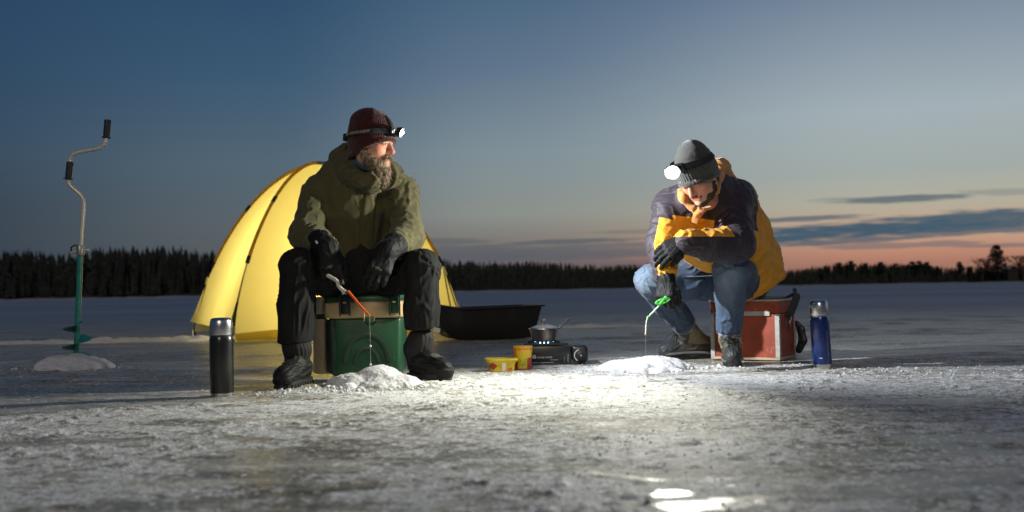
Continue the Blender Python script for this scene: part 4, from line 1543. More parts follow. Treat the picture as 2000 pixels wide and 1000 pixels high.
pz = zs + .002
pr_ = (S(1093, 645)[0] - S(1035, 645)[0]) / 2
ph = S(1064, 642, .13)[2] - pz
pan = thing("saucepan", (pcx, pcy, pz), "small steel saucepan with a glass lid heating on the black stove", "saucepan")
m_pan = mat("used_steel_pan", (0.46, 0.42, 0.36), 0.30, 1.0, var=0.15, vscale=20, bump=0.05)
MB().lathe((pcx, pcy, pz), [(pr_ * .78, 0), (pr_ * .84, .004), (pr_ * .99, ph - .004), (pr_ * 1.04, ph), (pr_ * 1.03, ph + .003), (pr_ * .98, ph)], 40).build("pot", m_pan, pan)
m_glass = bpy.data.materials.new("lid_glass")
m_glass.use_nodes = True
tq = NT(m_glass.node_tree)
pq = tq.n('ShaderNodeBsdfPrincipled')
pq.inputs['Base Color'].default_value = (.62, .68, .70, 1)
pq.inputs['Roughness'].default_value = .08
tq.put(pq.inputs['Transmission Weight'], tq.m('MULTIPLY', tq.noise(None, 12.0), 1.2, clamp=True))
oq = tq.n('ShaderNodeOutputMaterial')
tq.l(pq.outputs[0], oq.inputs[0])
lid = MB().lathe((pcx, pcy, pz + ph), [(pr_ * .96, .003), (pr_ * .80, .012), (pr_ * .5, .021), (.014, .026), (0, .026)], 40, close=False).build("lid", m_glass, pan)
MB().lathe((pcx, pcy, pz + ph), [(pr_ * 1.0, .001), (pr_ * 1.01, .004), (pr_ * .95, .006), (pr_ * .95, .001)], 40, close=False).build("lid_rim", m_steel, lid)
MB().lathe((pcx - .004, pcy, pz + ph + .024), [(.018, 0), (.008, .006), (.007, .012), (.016, .026), (.017, .031), (.006, .033)], 20).build("lid_knob", mat("lid_knob_steel", (.55, .45, .38), .2, 1.0, bump=0), lid)
ha = S(1091, 642, .12)
hb_ = S(1111, 623, .16)
hn = MB().ribbon([ha, ha * .5 + hb_ * .5 + np.array((0, 0, .002)), hb_], (-.4, -.75, .5), .022, .010).build("handle", mat("dark_bakelite", (.05, .055, .06), .4), pan, bevel=.003)

# ------------------------------------------------------------------ noodle cup and bowl
m_cup = mat("yellow_cup_print", (0.78, 0.58, 0.03), 0.45, var=0.06, vscale=30, bump=0, coat=.2, trans=((.8, .55, .05), .12))
m_orange = mat("orange_print", (0.72, 0.20, 0.02), 0.5, var=0.15, vscale=60, bump=0)
m_cupred = mat("dark_red_print", (0.34, 0.035, 0.01), 0.5, var=0.25, vscale=50, bump=0)
m_leaf = mat("green_print", (0.36, 0.40, 0.03), 0.5, var=0.35, vscale=90, bump=0)
m_foil = mat("orange_foil_lid", (0.70, 0.26, 0.06), 0.35, 0.2, var=0.15, bump=.1)
m_band = mat("white_band_print", (0.72, 0.68, 0.55), 0.5, var=0.1, bump=0)
g_ = G(1022, 722.5)
cup = thing("noodle_cup", (g_[0], g_[1] + .035, 0), "tall yellow and orange instant noodle cup beside the stove", "food cup")
cb = np.array((g_[0], g_[1] + .035, ice_z(g_[0], g_[1]) - .002))
k_ = g_[1] / 1944
ch, r0_, r1_ = 46.5 * k_, 15.6 * k_, 18.6 * k_
MB().lathe(cb, [(r0_ * .94, 0), (r0_, .003), (r1_, ch - .006), (r1_ * 1.04, ch - .005), (r1_ * 1.05, ch), (r1_ * .98, ch)], 40).build("cup_wall", m_cup, cup)
MB().lathe(cb, [(r1_ * .985, ch + .0005), (r1_ * .99, ch + .002), (0, ch + .004)], 36, close=False).build("foil_lid", m_foil, cup)
cupr = lambda z: r0_ + (r1_ - r0_) * z / ch + .0009


def wrap(name, a0, a1, z0f, z1f, m, parent, c, rf, n=14, zz=None):
    """printed patch that lies on the curved wall"""
    mb = MB()
    v, f = [], []
    for i in range(n + 1):
        an = math.radians(a0 + (a1 - a0) * i / n)
        lo = z0f(i / n) if callable(z0f) else z0f
        hi = z1f(i / n) if callable(z1f) else z1f
        for q in range(5):
            z = lo + (hi - lo) * q / 4
            r = rf(z)
            v.append((c[0] + math.cos(an) * r, c[1] + math.sin(an) * r, c[2] + z))
    for i in range(n):
        for q in range(4):
            f.append((i * 5 + q, i * 5 + 5 + q, i * 5 + 6 + q, i * 5 + 1 + q))
    return mb.add(v, f).build(name, m, parent)


wrap("orange_panel", -190, -132, .004, ch - .008, m_orange, cup, cb, cupr)
wrap("scalloped_edge", -132, -20, lambda u: ch - .016 - .006 * abs(math.sin(u * 9)), ch - .008, m_orange, cup, cb, cupr, 30)
wrap("foot_band", -190, -10, .002, .010, m_cupred, cup, cb, cupr)
wrap("dark_panel", -62, 10, lambda u: .006, lambda u: ch * (.5 + .1 * u), m_cupred, cup, cb, lambda z: cupr(z) + .0004)
wrap("dark_panel", -150, -128, .006, ch * .55, m_cupred, cup, cb, lambda z: cupr(z) + .0004)
wrap("herb_picture", -118, -72, lambda u: ch * (.18 + .05 * math.sin(u * 9)), lambda u: ch * (.42 + .08 * math.sin(u * 7 + 1)), m_leaf, cup, cb, lambda z: cupr(z) + .0004, 20)

g_ = G(979, 726.5)
bowl = thing("noodle_bowl", (g_[0], g_[1] + .06, 0), "low yellow plastic food bowl on the snow in front of the cup", "food bowl")
bb = np.array((g_[0], g_[1] + .07, ice_z(g_[0], g_[1]) - .003))
k_ = g_[1] / 1944
bh, b0, b1 = 25 * k_, 25.5 * k_, 33.5 * k_
NB = 48
sq = lambda an: 1 / (abs(math.cos(an)) ** 5 + abs(math.sin(an)) ** 5) ** 0.2 * .93
v, f = [], []
prof = [(b0 * .9, 0), (b0, .003), (b0 * 1.06, bh * .5), (b1 * .93, bh * .78), (b1 * .98, bh * .82), (b1 * 1.0, bh * .9), (b1, bh), (b1 * .93, bh * 1.0), (b1 * .9, bh * .96)]
rotb = math.radians(8)
for (r, z) in prof:
    for i in range(NB):
        an = 2 * math.pi * i / NB
        v.append((bb[0] + math.cos(an + rotb) * r * sq(an), bb[1] + math.sin(an + rotb) * r * sq(an) * .8, bb[2] + z))
for j in range(len(prof) - 1):
    for i in range(NB):
        f.append((j * NB + i, j * NB + (i + 1) % NB, (j + 1) * NB + (i + 1) % NB, (j + 1) * NB + i))
f.append(tuple(reversed(range(NB))))
f.append(tuple((len(prof) - 1) * NB + i for i in range(NB)))
MB().add(v, f).build("bowl_wall", m_cup, bowl)


def bowl_patch(name, a0, a1, z0, z1, m, lozenge=False):
    mb, v, f, n = MB(), [], [], 12
    for i in range(n + 1):
        u = i / n
        an = math.radians(a0 + (a1 - a0) * u) - rotb
        for q in range(4):
            tt = q / 3
            lo, hi = (z0, z1) if not lozenge else ((z0 + z1) / 2 - (z1 - z0) / 2 * (1 - abs(2 * u - 1)), (z0 + z1) / 2 + (z1 - z0) / 2 * (1 - abs(2 * u - 1)))
            z = lo + (hi - lo) * tt
            r = b0 + (b1 * .93 - b0) * max(0, z / bh / .78) ** 1.3 * 1.0 + .0016
            v.append((bb[0] + math.cos(an + rotb) * r * sq(an), bb[1] + math.sin(an + rotb) * r * sq(an) * .8, bb[2] + z))
    for i in range(n):
        for q in range(3):
            f.append((i * 4 + q, i * 4 + 4 + q, i * 4 + 5 + q, i * 4 + 1 + q))
    return mb.add(v, f).build(name, m, bowl)


bowl_patch("white_band", -86, -70, .004, bh * .7, m_band)
bowl_patch("red_diamond", -136, -104, bh * .15, bh * .72, m_cupred, True)
bowl_patch("orange_patch", -150, -138, bh * .1, bh * .7, m_orange)
bowl_patch("orange_patch", -62, -44, .006, bh * .3, m_orange)
# ------------------------------------------------------------------ people: shared builders
def frame(fwd, up=(0, 0, 1)):
    f = nrm(fwd)
    r = nrm(np.cross(f, up))
    u = np.cross(r, f)
    return np.stack([r, f, u], 1)


class Head:
    """head space: x to the person's right, y forward, z up, metres"""
    def __init__(s, c, fwd, roll=0.0, scale=1.0):
        M = frame(fwd)
        R = np.array([[math.cos(roll), 0, math.sin(roll)], [0, 1, 0], [-math.sin(roll), 0, math.cos(roll)]])
        s.c, s.M, s.k = np.asarray(c, float), M @ R, scale

    def __call__(s, x, y, z):
        return s.c + s.M @ (np.array((x, y, z), float) * s.k)

    def loc(s, V):
        return (V - s.c) @ s.M / s.k

    def d(s, x, y, z):
        return s.M @ np.array((x, y, z), float)


def head_solid(S, h):
    k = h.k
    e = lambda c, r, kk=.012, op='u': S.ell(h(*c), np.array(r) * k, h.M, kk, op)
    e((0, -.012, .032), (.077, .097, .093), .02)
    e((0, .030, -.035), (.061, .063, .085), .03)
    e((0, .040, -.082), (.046, .046, .036), .02)
    for sx_ in (-1, 1):
        e((sx_ * .040, .055, -.022), (.026, .028, .026), .018)
        e((sx_ * .050, .0, -.060), (.018, .045, .04), .02)
    S.cap(h(-.036, .084, .026), h(.036, .084, .026), .013 * k, k=.012)
    for sx_ in (-1, 1):
        e((sx_ * .031, .101, .006), (.019, .016, .012), .008, 's')
    S.cap(h(0, .090, .014), h(0, .113, -.030), .0075 * k, .0125 * k, .010)
    for sx_ in (-1, 1):
        S.cap(h(sx_ * .010, .100, -.034), h(sx_ * .013, .094, -.034), .0085 * k, k=.006)
        e((sx_ * .031, .080, .004), (.0135, .0135, .0125), .002)
        S.cap(h(sx_ * .018, .0925, .014), h(sx_ * .046, .082, .012), .005 * k, k=.004)
        e((sx_ * .076, -.008, -.010), (.010, .019, .030), .006)
        e((sx_ * .085, -.004, -.008), (.006, .011, .018), .004, 's')
    S.cap(h(-.020, .089, -.056), h(.020, .089, -.056), .0068 * k, k=.006)
    S.cap(h(-.017, .088, -.068), h(.017, .088, -.068), .0078 * k, k=.006)
    S.cap(h(-.022, .098, -.0615), h(.022, .098, -.0615), .0022 * k, k=.003, op='s')
    e((0, .080, -.094), (.022, .020, .017), .014)
    return S


def hand_solid(S, wrist, dirv, back, thumb_side, curl, fat=1.0, size=1.0, thumb_curl=0.5):
    d, b = nrm(dirv), np.asarray(back, float)
    b = nrm(b - d * (b @ d))
    l = np.cross(d, b)
    if l @ np.asarray(thumb_side) < 0:
        l = -l                         # towards the thumb
    w_ = np.asarray(wrist, float)
    K = []
    for i in range(4):
        q = (1.5 - i)
        kn = w_ + d * (.092 - .006 * abs(q - .5)) * size + l * q * .0225 * size * (0.85 + .15 * fat)
        K.append(kn)
        S.cap(w_ + l * q * .013, kn, .021 * fat, .0165 * fat, .02)
    S.cap(w_ - d * .03, w_ + d * .03, .030 * fat, .028 * fat, .015, (b, .8))
    S.ell(w_ + d * .05 * size + l * .02 - b * .012, np.array((.024, .032, .018)) * fat, np.stack([l, d, b], 1), .015)
    LN = ((.044, .026, .021), (.049, .030, .023), (.046, .028, .022), (.036, .022, .019))
    for i in range(4):
        a, p = 0.0, K[i]
        spread = l * (1.5 - i) * 0.05
        for j in range(3):
            a += math.radians(curl[i][j])
            dd = nrm(d * math.cos(a) - b * math.sin(a) + spread)
            q = p + dd * LN[i][j] * size
            S.cap(p, q, (.0125 - .001 * j) * fat, (.0118 - .001 * j) * fat, .004)
            p = q
    tb = w_ + d * .026 * size + l * .026 * size - b * .006
    td = nrm(l * .62 + d * .72 - b * .28)
    t1 = tb + td * .042 * size
    td2 = nrm(l * (.55 - .75 * thumb_curl) + d * .85 - b * (.25 + .55 * thumb_curl))
    t2 = t1 + td2 * .034 * size
    td3 = nrm(td2 - l * .35 * thumb_curl - b * .2)
    S.cap(w_ + d * .01 + l * .012, tb, .022 * fat, .018 * fat, .012)
    S.cap(tb, t1, .0165 * fat, .0145 * fat, .010)
    S.cap(t1, t2, .014 * fat, .0125 * fat, .006)
    S.cap(t2, t2 + td3 * .022 * size, .0125 * fat, .0105 * fat, .006)
    return K, t2 + td3 * .02


def solid_mesh(name, S, h, m, parent, fold=None, attrs=None, smoothing=1, mod=None, sub=None):
    V, Q = S.mesh(h)
    V = relax(V, Q, smoothing)
    if fold:
        V = folds(V, Q, **fold)
    if mod:
        V = mod(V, Q)
    o = link(name, mesh_np(name, V, Q, m, True, attrs(V) if attrs else None), parent)
    return o


def ribs(h, n, amp, z0, sl):
    def mod(V, Q):
        q = h.loc(V)
        edge = sstep((q[:, 2] - z0 - sl * q[:, 1]) / math.hypot(1, sl), .002, .022)
        an = np.arctan2(q[:, 0], q[:, 1] + .01)
        rr = np.sqrt(q[:, 0] ** 2 + (q[:, 1] + .01) ** 2)
        fade = np.clip((rr - .02) / .05, 0, 1)
        nn = n
        s_ = np.abs(np.sin(an * nn / 2 + .6 * vnoise(q * 14, 5))) ** .7
        return V + vnormals(V, Q) * ((amp * (s_ - .6) * fade + .007 * fbm(q * 11, 3, 8)) * (.25 + .75 * edge))[:, None]
    return mod


def boot_solid(S, heel, toe, ankle, tr=.050):
    """work boot: heel and toe are on the ground, ankle is the middle of the shaft"""
    heel, toe, ankle = [np.asarray(q, float) for q in (heel, toe, ankle)]
    d = nrm(toe - heel)
    L = np.linalg.norm(toe - heel)
    up = np.array((0, 0, 1.0))
    q = lambda t_, z: heel + d * L * t_ + up * z
    S.chain([q(.10, .075), q(.36, .080), q(.62, .066), q(.80, .056), q(.90, .050)], [.041, .041, .041, .041, .037], .03, (np.cross(d, up), 1.0))
    S.chain([q(.14, .042), q(.88, .038)], [.041, .043], .02)
    S.cap(q(.20, .09), ankle + up * .02, .048, tr, .03)
    S.cap(q(.42, .10), ankle + up * .0 + d * .02, .038, .042, .03)
    return d, L, q


def sole_mesh(heel, toe, m, parent, w0=.039, w1=.047, h=.03, lift=None, lug=True):
    heel, toe = np.asarray(heel, float), np.asarray(toe, float)
    d = nrm(toe - heel)
    L = np.linalg.norm(toe - heel)
    n = nrm(np.cross(d, (0, 0, 1)))
    outline = []
    for (t_, w_) in ((-.02, .018), (.0, w0 * .8), (.06, w0), (.2, w0 * 1.02), (.4, w0 * .9), (.62, w1), (.8, w1 * .98), (.92, w1 * .75), (1.0, w1 * .35)):
        outline.append((t_, w_))
    pts = [(t_, w_) for (t_, w_) in outline] + [(t_, -w_) for (t_, w_) in reversed(outline)]
    up = np.array((0, 0, 1.0))
    v = [heel + d * L * t_ + n * w_ for (t_, w_) in pts] + [heel + d * L * t_ + n * w_ * 1.03 + up * (h * (1 + .25 * max(0, t_ - .7))) for (t_, w_) in pts]
    N = len(pts)
    f = [tuple(range(N)), tuple(reversed(range(N, 2 * N)))] + [(i, (i + 1) % N, N + (i + 1) % N, N + i) for i in range(N)]
    s_ = MB().add(v, f).build("sole", m, parent, bevel=.004)
    if lug:
        mb = MB()
        for t_ in np.linspace(.05, .93, 11):
            for sg in (-1, 1):
                w_ = np.interp(t_, [o[0] for o in outline], [o[1] for o in outline])
                c = heel + d * L * t_ + n * sg * w_
                mb.box((-.006, -.004, .0), (.006, .004, .014), Matrix(((d[0], n[0], 0), (d[1], n[1], 0), (0, 0, 1))), c)
        mb.build("sole_lugs", m, parent, smooth=False)['kind'] = 'stuff'
    return s_


def on_surface(o, p, dirv, rad=.011):
    """push p out along dirv to the skin of the mesh o"""
    me = o.data
    co = np.empty(len(me.vertices) * 3, np.float32)
    me.vertices.foreach_get('co', co)
    co = co.reshape(-1, 3) + np.array(root_of(o).location)
    dv = nrm(dirv)
    rel = co - np.asarray(p)
    a = rel @ dv
    d2 = np.linalg.norm(rel - a[:, None] * dv, axis=1)
    k = d2 < rad
    return np.asarray(p) + dv * ((a[k].max() if k.any() else 0.0) + .0015)


def lace_rows(o, q, d, n_, rows):
    L, R_ = [], []
    for (t_, z_, up_) in rows:
        dv = d * (1 - up_) + np.array((0, 0, 1.0)) * up_
        for sg, lst in ((-1, L), (1, R_)):
            lst.append(on_surface(o, q(t_, z_) + n_ * sg * .024, dv))
    return L, R_


def laces(pts_l, pts_r, m, parent, r=.003):
    mb = MB()
    for i in range(len(pts_l)):
        mb.tube([pts_l[i], (np.asarray(pts_l[i]) + pts_r[i]) / 2 + np.array((0, 0, .004)), pts_r[i]], r, 5)
        if i + 1 < len(pts_l):
            mb.tube([pts_l[i], pts_r[i + 1]], r, 5)
            mb.tube([pts_r[i], pts_l[i + 1]], r, 5)
    mb.build("bootlace", m, parent)


m_skin = mat("skin", (0.52, 0.27, 0.18), 0.5, var=0.07, vscale=30, bump=0.1, bscale=300, spec=.4,
             regions=(("lip", (0.42, 0.12, 0.095), .004), ("flush", (0.55, 0.20, 0.12), .03), ("brow", (0.10, 0.06, 0.035), .002), ("eye", (0.5, .48, .45), .0008), ("iris", (0.02, .02, .02), .0012)))
m_glove = mat("black_glove_fabric", (0.0065, 0.007, 0.0075), 0.66, var=0.4, vscale=40, bump=0.4, bscale=160, spec=.22)
m_lens = mat("lit_headlamp_lens", (1, 1, 1), .3, var=0, bump=0, emit=((.93, .96, 1.0), 90.0))
m_refl_lit = mat("lit_reflector", (.35, .36, .38), .3, .4, var=0, bump=0, emit=((.80, .88, 1.0), .55))  # emission put in for the glare fading out round the lens
m_refl_rim = mat("glowing_reflector_rim", (.2, .21, .22), .3, .4, var=0, bump=0, emit=((.72, .82, 1.0), .16))  # weaker outer ring of the same put-in glare
m_lampblack = mat("headlamp_plastic", (0.014, 0.014, 0.016), 0.4, var=.2, bump=.05)
m_band_el = mat("elastic_band", (0.016, 0.017, 0.022), 0.85, var=.2, vscale=80, bump=.4, bscale=500)
m_gold = mat("gold_print", (0.50, 0.40, 0.22), 0.5, var=.1, bump=0)


def face_attrs(h, lid=0.0):
    def at(V):
        q = h.loc(V)
        x, y, z = np.abs(q[:, 0]), q[:, 1], q[:, 2]
        fr_ = y > .06
        lip = np.where(fr_, .0085 - np.sqrt((x * .33) ** 2 + (z + .0625) ** 2), -.05)
        flush = np.where(fr_, np.maximum(.02 - np.sqrt(x ** 2 + (z + .025) ** 2), .026 - np.sqrt((x - .042) ** 2 + (z + .022) ** 2)), -.05)
        brow = np.where(fr_, .0055 - np.sqrt(((x - .031) * .32) ** 2 + (z - .027) ** 2), -.05)
        eye = np.where(fr_ & (z < .004 + .02 * (1 - lid)), .0075 * (1 - .45 * lid) - np.sqrt(((x - .031) * .6) ** 2 + ((z - .004) * 1.3) ** 2), -.05)
        iris = np.where(fr_ & (z < .004 + .02 * (1 - lid)), .0058 - np.sqrt((x - .031) ** 2 + (z - .004) ** 2), -.05)
        return {'lip': lip, 'flush': flush, 'brow': brow, 'eye': eye, 'iris': iris}
    return at


def person(label, J, h, lid=0.0):
    """continuous body in the pose of joints J; clothing is added as children"""
    base = (J['pelvis'][0], J['pelvis'][1], 0.0)
    o = None
    S = Solid()
    up = np.array((0, 0, 1.0))
    fl = (J['chestdir'], .68)
    S.chain([J['pelvis'], J['belly'], J['chest']], [.135, .13, .145], .05, fl)
    S.chain([J['shL'], J['chest'] * .35 + J['neck'] * .65, J['shR']], [.052, .07, .052], .04)
    S.chain([J['neck'] - up * .05, J['neck'], h(0, -.03, -.06)], [.062, .055, .056], .03)
    for s_ in 'LR':
        S.chain([J['sh' + s_], J['el' + s_], J['wr' + s_]], [.050, .040, .029], .03)
        S.chain([J['hip' + s_], J['kn' + s_], J['an' + s_]], [.076, .052, .034], .03)
        S.chain([J['an' + s_], J['heel' + s_] * .78 + J['toe' + s_] * .22 + up * .06, J['toe' + s_] * .78 + J['heel' + s_] * .22 + up * .045], [.036, .034, .028], .02)
        hd = J['hand' + s_]
        hand_solid(S, J['wr' + s_], hd[0], hd[1], hd[2], hd[3], .62, .93)
    head_solid(S, h)
    V, Q = S.mesh(.004)
    V = relax(V, Q, 1, .4)
    o = link("person", mesh_np("person", V, Q, m_skin, True, face_attrs(h, lid)(V)), None, base)
    return tag(o, label, "person")


def hair_strands(name, S_roots, h, m, parent, n, length, droop, seed, width=.0011):
    """short tapering hair blades on a surface (V, N)"""
    V, N = S_roots
    r = np.random.default_rng(seed)
    idx = r.integers(0, len(V), n)
    vv, q = [], []
    dn = -h.M[:, 2]
    P0, N0 = V[idx], N[idx]
    L = length * (.5 + .8 * r.random(n))
    jit = r.normal(size=(n, 3)) * .35
    D = N0 * .55 + dn * droop + jit
    D /= np.linalg.norm(D, axis=1, keepdims=True)
    D2 = D * .6 + dn * .6 + jit * .3
    D2 /= np.linalg.norm(D2, axis=1, keepdims=True)
    W = np.cross(D, r.normal(size=(n, 3)))
    W /= np.linalg.norm(W, axis=1, keepdims=True)
    a = P0 - N0 * .002
    b = a + D * L[:, None] * .5
    c = b + D2 * L[:, None] * .5
    pts = np.stack([a - W * width, a + W * width, b + W * width * .8, b - W * width * .8, c + W * width * .2, c - W * width * .2], 1).reshape(-1, 3)
    k_ = np.arange(n)[:, None] * 6
    Qs = np.concatenate([k_ + np.array((0, 1, 2, 3)), k_ + np.array((3, 2, 4, 5))])
    o = link(name, mesh_np(name, pts, Qs, m, True), parent)
    o['kind'] = 'stuff'
    return o


def headlamp(label, h, lens, aim, band, text=None, back_box=True, size=1.0, over=True):
    """lamp on an elastic band round a beanie. band(theta) -> head-space point on the band"""
    o = thing("headlamp", lens, label, "headlamp")
    ax = nrm(np.asarray(aim) - lens)
    lat = nrm(np.cross(ax, h.d(0, 0, 1)))
    upv = np.cross(lat, ax)
    n = 48
    pts, nor = [], []
    for i in range(n + 1):
        p = band(2 * math.pi * i / n)
        pts.append(h(*p))
        nor.append(h.d(math.sin(2 * math.pi * i / n), math.cos(2 * math.pi * i / n), .25))
    MB().ribbon(pts, nor, .026, .0025).build("head_strap", m_band_el, o)
    top, tn = [], []
    f0, b0 = np.array(band(0.0)), np.array(band(math.pi))
    for i in range(15):
        a = math.pi * i / 14
        c0 = (f0 + b0) / 2
        v_ = np.array((0, (f0[1] - b0[1]) / 2 * math.cos(a), 0)) + np.array((0, 0, .108 * math.sin(a) ** .8))
        top.append(h(*(c0 + v_)))
        tn.append(h.d(0, math.cos(a), math.sin(a) + .1))
    if over:
        MB().ribbon(top, tn, .022, .003).build("top_strap", m_band_el, o)
    fb_ = h(*f0)
    M = Matrix((tuple((lat[i], ax[i], upv[i]) for i in range(3))))
    hd = lens - ax * .030
    MB().box((-.033, -.010, -.022), (.033, .012, .022), Matrix(tuple((h.M[i, 0], h.M[i, 1], h.M[i, 2]) for i in range(3))), fb_ + h.d(0, .006, 0)).build("mount_plate", m_lampblack, o, bevel=.006)
    MB().tube([fb_ + h.d(0, .012, 0), (fb_ + hd) / 2 + h.d(0, .0, .006), hd - ax * .002], [.016, .014, .016], 12).build("bracket", m_lampblack, o)
    MB().lathe(hd - ax * .004, [(r_ * size, z_) for (r_, z_) in ((.016, 0), (.021, .004), (.022, .012), (.026, .020), (.028, .031), (.0255, .032), (.0245, .027))], 28, ax, close=False).build("lamp_housing", m_lampblack, o)
    MB().lathe(hd + ax * .0215, [(r_ * size, z_) for (r_, z_) in ((.0135, .004), (.013, .010), (.008, .0145), (0, .016))], 28, ax).build("lens", m_lens, o)
    MB().lathe(hd + ax * .0215, [(r_ * size, z_) for (r_, z_) in ((.0200, .005), (.0137, .001))], 28, ax, close=False).build("reflector", m_refl_lit, o)
    MB().lathe(hd + ax * .0215, [(r_ * size, z_) for (r_, z_) in ((.0262, .009), (.0201, .005))], 28, ax, close=False).build("reflector_rim", m_refl_rim, o)
    MB().lathe(hd + lat * .020 + upv * .006, [(.006, 0), (.006, .004), (.004, .005)], 12, lat).build("switch_button", mat("green_switch", (.35, .5, .2), .5, bump=0), o)
    MB().box((-.004, -.012, -.002), (.004, .010, .002), M, hd + upv * .018 + lat * .008).build("cooling_fin", mat("bare_metal_fin", (.6, .58, .5), .35, 1.0, bump=0), o, smooth=False)
    if back_box:
        MB().box((-.030, -.022, -.020), (.030, .006, .020), Matrix(tuple((h.M[i, 0], h.M[i, 1], h.M[i, 2]) for i in range(3))), h(*b0)).build("battery_box", m_lampblack, o, bevel=.006)
    if text:
        txt, th0, size = text
        v, f = text_shape(txt, size, .0003)
        wd = max(a[0] for a in v)
        rad = .105
        mb = MB()
        vv = []
        for a in v:
            th = th0 - a[0] / rad
            p0 = np.array(band(th))
            nn = np.array((math.sin(th), math.cos(th), .2))
            vv.append(h(*(p0 + nn * (.0034 + a[2]) + np.array((0, 0, a[1] - size * .36)))))
        mb.add(vv, f)
        mb.build("strap_lettering", m_gold, o, smooth=False)
    return o
# ------------------------------------------------------------------ man in olive
hA = Head(P(727, 283, 5.10), (.90, -.42, -.10), roll=0.0, scale=1.11)
UP = np.array((0, 0, 1.0))
relaxed = [(28, 30, 20), (26, 32, 20), (28, 34, 22), (32, 34, 22)]
fist = [(62, 70, 45), (66, 78, 45), (70, 80, 45), (72, 80, 45)]
JA = dict(pelvis=P(700, 545, 5.36), belly=P(701, 480, 5.30), chest=P(704, 395, 5.24), neck=P(710, 325, 5.20), chestdir=(-.25, 1, 0),
          shL=P(628, 372, 5.22), elL=P(600, 458, 5.06), wrL=P(640, 486, 4.87), shR=P(780, 370, 5.22), elR=P(796, 460, 5.08), wrR=P(756, 492, 4.87),
          hipL=P(664, 546, 5.34), knL=P(583, 520, 4.86), anL=P(580, 700, 4.74), hipR=P(737, 546, 5.34), knR=P(824, 522, 4.92), anR=P(816, 700, 4.95),
          heelL=np.array((-1.005, 4.82, 0)), toeL=np.array((-1.065, 4.535, 0)), heelR=np.array((-.505, 4.97, 0)), toeR=np.array((-.315, 4.81, 0)),
          handL=(P(648, 540, 4.80) - P(640, 486, 4.87), (0.0, -1, .25), (1, 0, 0), [(25, 55, 40), (24, 60, 42), (24, 60, 42), (26, 60, 42)]),
          handR=(P(733, 540, 4.80) - P(756, 492, 4.87), (.15, -1, .25), (-1, 0, 0), [(22, 40, 28), (20, 42, 30), (20, 44, 30), (24, 46, 30)]))
manA = person("bearded man in an olive parka and maroon beanie sitting on the green box, looking aside", JA, hA, .4)

m_olive = mat("olive_parka_cloth", (0.070, 0.064, 0.024), 0.8, var=0.16, vscale=24, bump=0.35, bscale=420, bdist=.0012, spec=.3, sheen=.15)
m_olive_in = mat("dark_parka_lining", (0.02, 0.02, 0.016), 0.8, bump=.1)
S = Solid()
fl = (nrm((-.25, 1, 0)), .74)
S.chain([P(700, 540, 5.34), P(701, 480, 5.29), P(703, 415, 5.23), P(704, 372, 5.21)], [.195, .200, .198, .165], .05, fl)
S.chain([P(624, 375, 5.21), P(664, 352, 5.20), P(706, 344, 5.19), P(746, 350, 5.20), P(783, 371, 5.21)], [.076, .086, .098, .088, .076], .05)
S.chain([P(650, 338, 5.22), P(706, 322, 5.2), P(762, 340, 5.2)], [.055, .085, .05], .05)
S.chain([P(621, 377, 5.21), P(598, 458, 5.05), P(618, 474, 4.96)], [.082, .078, .070], .035)
S.chain([P(598, 458, 5.05), P(640, 484, 4.885)], [.078, .056], .03)
S.chain([P(785, 374, 5.21), P(797, 462, 5.07), P(778, 478, 4.98)], [.084, .076, .070], .035)
S.chain([P(797, 462, 5.07), P(757, 490, 4.885)], [.074, .056], .03)
fseg = [(P(621, 370, 5.21), P(598, 458, 5.05), 16, 1.1), (P(598, 458, 5.05), P(640, 484, 4.88), 20, 1.0),
        (P(785, 370, 5.21), P(797, 462, 5.07), 16, 1.1), (P(797, 462, 5.07), P(757, 490, 4.88), 20, 1.0),
        (P(672, 352, 5.2), P(690, 530, 5.3), 4.5, 1.9), (P(735, 352, 5.2), P(722, 530, 5.3), 4.5, 1.9)]


def placketA(V, Q):
    """front flap, side seams and yoke seam pressed into the cloth"""
    N = vnormals(V, Q)
    za, zb = P(722, 350, 5.1)[2], P(706, 500, 5.1)[2]
    tt = np.clip((za - V[:, 2]) / (za - zb), 0, 1)
    xc = P(726, 350, 5.08)[0] + (P(712, 500, 5.08)[0] - P(726, 350, 5.08)[0]) * tt
    front_ = (N[:, 1] < -.25) & (V[:, 2] < za + .02)
    d = np.abs(V[:, 0] - xc)
    flap = np.where(front_, sstep(.030 - d, 0, .006), 0) * .007
    groove = np.where(front_, np.exp(-((d - .033) / .004) ** 2), 0) * -.004
    return V + N * (flap + groove)[:, None]


jackA = solid_mesh("parka", S, .0055, m_olive, manA, dict(segs=fseg, amp=.0085, seed=3, fine=.16), smoothing=2, mod=placketA)
# hood gathered behind the neck and the stand-up collar
S = Solid()
ring = []
for q in np.linspace(0, 2 * math.pi, 19):
    # 0 = front (towards camera), runs round by the left of the picture
    x_ = 716 + 44 * math.sin(q) * -1
    y_ = 5.14 - .105 * math.cos(q)
    py = 336 - 10 * (-math.cos(q)) * -1
    py = 352 - 30 * (1 - math.cos(q)) / 2 - 18 * max(0, math.sin(q)) * (1 - math.cos(q)) / 2
    ring.append(P(x_, py, y_))
S.chain(ring, [.032 + .014 * (1 - math.cos(q)) / 2 for q in np.linspace(0, 2 * math.pi, 19)], .03)
S.chain([P(668, 338, 5.26), P(668, 312, 5.26), P(678, 290, 5.25)], [.062, .056, .030], .04)
S.chain([P(690, 340, 5.30), P(692, 312, 5.31), P(696, 292, 5.30)], [.07, .06, .03], .04)
S.chain([P(640, 346, 5.2), P(662, 335, 5.18), P(690, 350, 5.10), P(722, 362, 5.075)], [.03, .045, .040, .036], .03)
S.chain([P(722, 362, 5.075), P(752, 358, 5.09), P(778, 352, 5.15)], [.036, .034, .03], .03)
